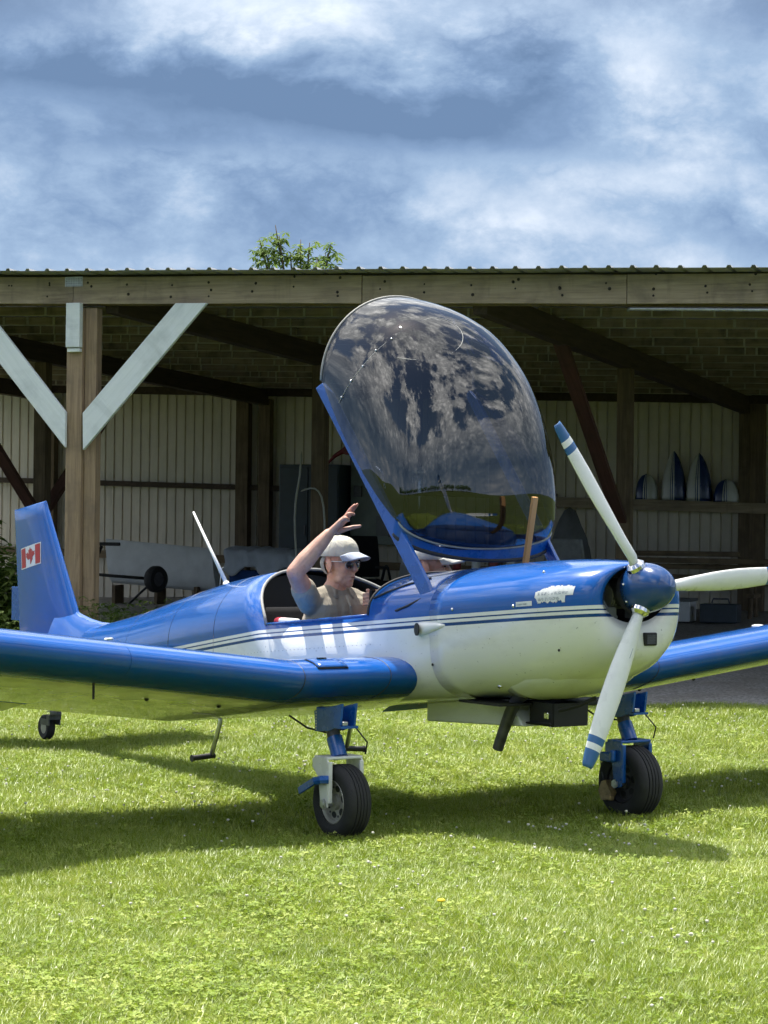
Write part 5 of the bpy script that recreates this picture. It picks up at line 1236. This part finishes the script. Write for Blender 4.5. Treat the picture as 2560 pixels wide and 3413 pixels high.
# wooden stick propping the canopy
M, L = align((.125, .13, 1.315), (.20, .13, 1.665)); b = MB(); b.box((0, 0, L / 2), (.03, .022, L), 0, None, .003)
stick = b.build('wooden_stick', 'stick_wood', None); tag(stick, 'plain wooden stick propping up the open canopy', 'stick')
MW = Matrix.Translation(AX_O) @ Matrix.Rotation(AX_YAW, 4, 'Z'); stick.matrix_world = MW @ M

# ------------------------------------------------------------------ people (local x to the right of the picture, y away, z up)
def chain(b, pts, rs, n=12):
    """tapered limb of overlapping tubes and balls; the remesh below fuses it into one skin"""
    for i in range(len(pts) - 1):
        b.tube([pts[i], pts[i + 1]], [rs[i], rs[i + 1]], n)
    for p, r_ in zip(pts, rs): b.ball(p, r_, 0, None, n, 8)
def fuse(o, vox, it=4):
    m = o.modifiers.new('fuse', 'REMESH'); m.mode = 'VOXEL'; m.voxel_size = vox; m.use_smooth_shade = True
    s = o.modifiers.new('soften', 'SMOOTH'); s.iterations = it; s.factor = .5
    return o
def head_frame(c, yaw, pitch=0.0):
    """x forward, y to the person's left, z up"""
    return Matrix.Translation(c) @ Matrix.Rotation(-yaw, 4, 'Z') @ Matrix.Rotation(pitch, 4, 'Y')
def add_head(b, M, neck_base):
    B = lambda c, r, n=18, m=12: b.ball(c, r, 0, M, n, m)
    B((-.005, 0, .035), (.099, .077, .098)); B((.025, 0, -.035), (.068, .062, .078)); B((.045, 0, -.085), (.042, .046, .036)); B((.066, 0, -.103), (.024, .026, .019))
    B((.078, 0, .030), (.022, .056, .014)); B((.062, .034, -.02), (.030, .024, .026)); B((.062, -.034, -.02), (.030, .024, .026))
    b.tube([(.090, 0, .018), (.108, 0, -.018)], [.009, .0135], 10, 0, M); B((.109, 0, -.022), (.014, .0165, .012), 10, 8)
    B((.088, 0, -.058), (.014, .024, .008), 12, 8); B((.084, 0, -.073), (.014, .022, .008), 12, 8); B((.030, .048, -.072), (.034, .012, .026)); B((.030, -.048, -.072), (.034, .012, .026))
    for s in (-1, 1):
        b.ball((0, 0, 0), (.030, .009, .036), 0, M @ Matrix.Translation((-.012, s * .080, -.006)) @ Matrix.Rotation(radians(s * 18), 4, 'Z') @ Matrix.Rotation(radians(-12), 4, 'Y'), 12, 10); B((-.006, s * .079, -.036), (.012, .008, .013), 10, 8)
    p0 = M @ Vector((-.015, 0, -.03)); p1 = M @ Vector((-.012, 0, -.10)); nb_ = Vector(neck_base)
    chain(b, [tuple(p0), tuple(p1), tuple(nb_)], [.056, .056, .066], 14)
def cap(par, M, m_crown, m_brim):
    rws = []; N = 28
    for i in range(9):
        el = radians(90 * i / 8 * 1.0); r_ = cos(el) ** .8; rws.append([tuple(M @ Vector((-.006 + .110 * r_ * cos(q), .090 * r_ * sin(q), .042 + .108 * sin(el) ** .9 + (.006 * cos(q) * (1 - i / 8))))) for q in np.linspace(0, 2 * pi, N + 1)[:-1]])
    c_ = fix_normals(grid_mesh(rws, True).build('cap', m_crown, par, True)); solidify(c_, .004, 1)
    rws = []
    for i in range(8):
        s = i / 7; rws.append([tuple(M @ Vector((.060 + .042 * cos(q) * 1.0 + (.086 * cos(q) ** .8) * s - .004 * 0, .090 * sin(q) * (1 - .10 * s), .062 - .012 * s - .030 * (sin(q) ** 2) * (.5 + .5 * s) + .010 * cos(q) * (1 - s)))) for q in np.linspace(-1.45, 1.45, 19)])
    br = grid_mesh(rws).build('brim', m_brim, c_, True); solidify(br, .005, 0)
    b = MB(); b.ball(tuple(M @ Vector((-.006, 0, .152))), (.008, .008, .005), 0, None, 8, 6); b.build('cap_button', m_crown, c_)
    for q in range(6):
        an = pi / 3 * q + .5; b = MB(); b.tube([tuple(M @ Vector((-.006 + .1135 * cos(e) ** .8 * cos(an), .0935 * cos(e) ** .8 * sin(an), .042 + .1115 * sin(e) ** .9))) for e in np.linspace(.05, 1.5, 8)], .0018, 5); b.build('cap_seam', m_crown, c_, True)
def hair(par, M):
    b = MB(); b.ball((-.014, 0, .0), (.102, .0815, .074), 0, None, 26, 18)
    keep = [f for f in b.f if all((b.v[i][0] < -.028 and b.v[i][2] > -.062) for i in f)]
    b.f = keep; b.m = [0] * len(keep); b.v = [tuple(M @ Vector(v)) for v in b.v]; o = b.build('hair', 'grey_hair', par, True); solidify(o, .004, 0); return o
def glasses(par, M):
    b = MB()
    for s in (-1, 1):
        pts = [tuple(M @ Vector((.099 - .010 * (abs(.034 * 1 + .024 * cos(q)) / .05) ** 2, s * (.035 + .0265 * cos(q)), .001 + .0210 * sin(q)))) for q in np.linspace(0, 2 * pi, 17)[:-1]]; b.tube(pts, .0022, 6, 0, None, False, True)
        b.tube([tuple(M @ Vector((.088, s * .060, .016))), tuple(M @ Vector((.07, s * .074, .018))), tuple(M @ Vector((.0, s * .083, .016))), tuple(M @ Vector((-.03, s * .084, .0)))], .0028, 6)
    b.tube([tuple(M @ Vector((.101, -.010, .014))), tuple(M @ Vector((.106, 0, .018))), tuple(M @ Vector((.101, .010, .014)))], .0022, 6)
    g = b.build('sunglasses', 'bare_metal', par, True)
    for s in (-1, 1):
        b = MB(); b.lathe([(.0255, 0), (.023, .002), (.013, .004), (0, .005)], 18, 0, M @ Matrix.Translation((.0965, s * .035, .001)) @ Matrix.Rotation(radians(s * 14), 4, 'Z') @ Matrix.Rotation(radians(90), 4, 'Y') @ Matrix.Scale(.8, 4, (1, 0, 0))); b.build('lens', 'lens_dark', g, True)
def hand(b, wrist, fingers, thumb, r0=.0106):
    w_ = Vector(wrist)
    for f in fingers:
        b.tube([wrist, tuple(Vector(f[0]))], [.022, .0135], 12); b.ball(f[0], .0128, 0, None, 10, 8)
        chain(b, f, [r0 * 1.08, r0, r0 * .82][:len(f)] if len(f) == 3 else [r0 * 1.1, r0, r0 * .92, r0 * .78], 10)
    kn = [Vector(f[0]) for f in fingers]
    for i in range(len(kn) - 1):
        mid = (kn[i] + kn[i + 1]) / 2; b.tube([tuple(w_.lerp(mid, .25)), tuple(mid)], [.021, .0125], 10)
        b.tube([tuple(kn[i]), tuple(kn[i + 1])], .0118, 10)
    chain(b, thumb, [.0175, .0125, .0110, .0088][:len(thumb)], 10)
# --- the waving man
PX, PY = -.225, 12.31
man = thing('person', 'man in khaki cap, sunglasses and grey polo shirt waving from the cockpit', 'person', (PX, PY, 0))
HM = head_frame((-.010, 0, 1.302), radians(37), radians(3))
sh_r, sh_l = (-.165, -.115, 1.095), (.125, .115, 1.085); elb_r, wr_r = (-.238, -.345, 1.262), (-.066, -.305, 1.462)
elb_l, wr_l = (.235, -.02, .86), (.205, -.115, 1.085); nb_ = (-.035, .015, 1.165); pel = (-.10, .10, .70)
def torso(b, g=0.0, legs=True):
    chain(b, [pel, (-.085, .08, .84), (-.055, .045, .98)], [.152 + g, .150 + g, .155 + g], 18)
    mid = (Vector(sh_r) + Vector(sh_l)) / 2
    for f in (-.24, 0.0, .24):   # chest built of three overlapping columns
        p = mid + (Vector(sh_l) - Vector(sh_r)) * f; chain(b, [(p.x, p.y, 1.045), (p.x * .8 - .02, p.y * .8 + .02, .90)], [.100 + g, .108 + g], 16)
    chain(b, [sh_r, tuple(mid + Vector((-.01, .01, .025))), sh_l], [.058 + g, .070 + g, .058 + g], 16)
    chain(b, [tuple(Vector(sh_r).lerp(Vector(nb_), .35) + Vector((0, 0, .008))), (nb_[0], nb_[1], nb_[2] - .02), tuple(Vector(sh_l).lerp(Vector(nb_), .35) + Vector((0, 0, .008)))], [.045 + g, .056 + g, .045 + g], 14)
b = MB(); add_head(b, HM, nb_); torso(b, -.012)
chain(b, [sh_r, tuple(Vector(sh_r).lerp(Vector(elb_r), .5)), elb_r], [.056, .055, .046], 16)
chain(b, [elb_r, tuple(Vector(elb_r).lerp(Vector(wr_r), .3)), tuple(Vector(elb_r).lerp(Vector(wr_r), .75)), wr_r], [.046, .050, .040, .031], 16)
hand(b, wr_r, [[(.030, -.278, 1.545), (.055, -.280, 1.585), (.070, -.278, 1.606), (.083, -.275, 1.622)], [(.020, -.298, 1.550), (.044, -.303, 1.590), (.058, -.302, 1.607), (.070, -.299, 1.618)], [(.010, -.318, 1.545), (.036, -.327, 1.570), (.052, -.326, 1.574), (.067, -.322, 1.570)], [(-.002, -.334, 1.531), (.018, -.345, 1.548), (.030, -.346, 1.547), (.040, -.342, 1.537)]], [(-.020, -.285, 1.478), (.025, -.270, 1.492), (.066, -.268, 1.503), (.100, -.268, 1.508)])
chain(b, [sh_l, tuple(Vector(sh_l).lerp(Vector(elb_l), .5)), elb_l], [.050, .046, .040], 14); chain(b, [elb_l, tuple(Vector(elb_l).lerp(Vector(wr_l), .3)), wr_l], [.040, .042, .028], 14)
hand(b, wr_l, [[(.222 - .002 * i, -.150 - .004 * i, 1.162 - .021 * i), (.180, -.178, 1.160 - .020 * i), (.146, -.172, 1.150 - .019 * i), (.122, -.152, 1.143 - .018 * i)] for i in range(4)], [(.200, -.10, 1.10), (.170, -.105, 1.145), (.142, -.13, 1.165)])
knee = {}
for s, off in ((-1, (-.08, -.06)), (1, (.08, .06))):
    hp = Vector((pel[0] + off[0], pel[1] + off[1], .70)); kn = hp + Vector((.24, -.36, .06)); ft = kn + Vector((.19, -.28, -.06))
    chain(b, [tuple(hp), tuple(kn), tuple(ft)], [.078, .055, .038], 12)
body = fuse(b.build('body', 'skin', man, True), .0042, 3)
b = MB(); torso(b, .004)
chain(b, [sh_r, tuple(Vector(sh_r).lerp(Vector(elb_r), .44))], [.068, .068], 18)
chain(b, [sh_l, tuple(Vector(sh_l).lerp(Vector(elb_l), .55))], [.062, .060], 16)
sh_ = fuse(b.build('shirt', 'shirt_cloth', man, True), .006, 3)
# turned collar, placket and buttons
fx, fy = .66, -.75
b = MB(); col_c = Vector((nb_[0] + .006, nb_[1] - .008, 1.172)); ring = []
for q in np.linspace(-2.55, 2.55, 25):
    d = Vector((-fx * cos(q) - -fy * 0 - fy * sin(q) * -1 * 0, 0, 0)); ang = atan2(-fy, -fx) + q; d = Vector((cos(ang), sin(ang), 0)); ring.append((col_c + d * .074 + Vector((0, 0, -.020 * abs(q) / 2.55 * abs(q) / 2.55 - .008)), d))
vs = []; fs = []
for p, d in ring: vs += [tuple(p + Vector((0, 0, .022)) - d * .006), tuple(p + d * .006), tuple(p + d * .026 - Vector((0, 0, .026)))]
for i in range(len(ring) - 1):
    for j in range(2): fs.append((i * 3 + j, i * 3 + j + 1, (i + 1) * 3 + j + 1, (i + 1) * 3 + j))
b.add(vs, fs); c_ = b.build('collar', 'shirt_cloth', sh_, True); solidify(c_, .005, 0)
chest = Vector((.035, -.105, 1.10)); b = MB(); b.tube([(.030, -.078, 1.135), (.052, -.115, 1.08), (.060, -.130, 1.02)], [.007, .008, .008], 8); b.build('placket', 'shirt_cloth', sh_, True)
for p in ((.054, -.124, 1.078), (.062, -.139, 1.028)):
    b = MB(); b.ball(p, .005, 0, None, 8, 6); b.build('button', 'seal_grey', sh_)
b = MB()
for s, off in ((-1, (-.08, -.06)), (1, (.08, .06))):
    hp = Vector((pel[0] + off[0], pel[1] + off[1], .70)); kn = hp + Vector((.24, -.36, .06)); ft = kn + Vector((.19, -.28, -.06)); chain(b, [tuple(hp), tuple(kn), tuple(ft)], [.092, .068, .054], 12)
b.ball((pel[0], pel[1], .70), (.17, .16, .12)); fuse(b.build('trousers', 'dark_trousers', man, True), .009, 3)
hair(man, HM); glasses(man, HM); cap(man, HM, 'cap_khaki', 'cap_brim_blue')
b = MB(); b.ball((0, 0, 0), (.006, .020, .0026), 0, HM @ Matrix.Translation((.0965, 0, -.0655)), 12, 6); b.build('mouth', 'mouth', man, True)
# --- the second man, mostly hidden behind the front deck
man2 = thing('person', 'man in white peaked cap partly hidden behind the blue canopy strut', 'person', (.301, 12.43, 0))
H2 = head_frame((-.040, .0, 1.288), radians(16), radians(3)); nb2 = (-.065, .03, 1.15)
b = MB(); add_head(b, H2, nb2)
def torso2(b, g):
    chain(b, [(-.08, .08, .70), (-.08, .06, .9), (-.08, .05, 1.05)], [.15 + g, .145 + g, .13 + g], 16); chain(b, [(-.24, -.06, 1.10), (-.08, .04, 1.12), (.08, .14, 1.10)], [.06 + g, .075 + g, .06 + g], 14); chain(b, [nb2, (nb2[0], nb2[1], 1.10)], [.055 + g * .5, .075 + g], 14)
torso2(b, -.01)
chain(b, [(-.24, -.06, 1.10), (-.20, -.16, .86), (-.02, -.26, .88)], [.05, .042, .03], 12); chain(b, [(.08, .14, 1.10), (.16, .06, .86), (.14, -.12, .86)], [.05, .042, .03], 12)
hand(b, (-.02, -.26, .88), [[(.05, -.30 - .0, .90 - .018 * i), (.075, -.325, .895 - .018 * i), (.06, -.345, .885 - .018 * i)] for i in range(4)], [(.0, -.27, .89), (.04, -.28, .92), (.065, -.30, .925)])
hand(b, (.14, -.12, .86), [[(.19, -.17, .88 - .018 * i), (.205, -.20, .875 - .018 * i), (.19, -.22, .865 - .018 * i)] for i in range(4)], [(.15, -.14, .87), (.18, -.15, .90), (.2, -.17, .905)])
for off in ((-.08, -.06), (.08, .06)):
    hp = Vector((-.08 + off[0], .08 + off[1], .70)); kn = hp + Vector((.24, -.36, .06)); ft = kn + Vector((.19, -.28, -.06)); chain(b, [tuple(hp), tuple(kn), tuple(ft)], [.078, .055, .038], 12)
fuse(b.build('body', 'skin', man2, True), .005, 3)
b = MB(); torso2(b, .006); chain(b, [(-.24, -.06, 1.10), (-.22, -.11, .98)], [.066, .062], 14); chain(b, [(.08, .14, 1.10), (.12, .10, .98)], [.066, .062], 14); fuse(b.build('shirt', 'dark_shirt', man2, True), .007, 3)
b = MB()
for off in ((-.08, -.06), (.08, .06)):
    hp = Vector((-.08 + off[0], .08 + off[1], .70)); kn = hp + Vector((.24, -.36, .06)); ft = kn + Vector((.19, -.28, -.06)); chain(b, [tuple(hp), tuple(kn), tuple(ft)], [.092, .068, .054], 12)
b.ball((-.08, .08, .70), (.17, .16, .12)); fuse(b.build('trousers', 'dark_trousers', man2, True), .009, 3)
hair(man2, H2); cap(man2, H2, 'cap_white', 'cap_white')
b = MB(); b.ball((0, 0, 0), (.006, .020, .0026), 0, H2 @ Matrix.Translation((.0965, 0, -.0655)), 12, 6); b.build('mouth', 'mouth', man2, True)
for s in (-1, 1):
    b = MB(); b.ball((0, 0, 0), (.006, .011, .005), 0, H2 @ Matrix.Translation((.086, s * .032, .010)), 10, 6); b.build('eye', 'matt_black', man2, True)
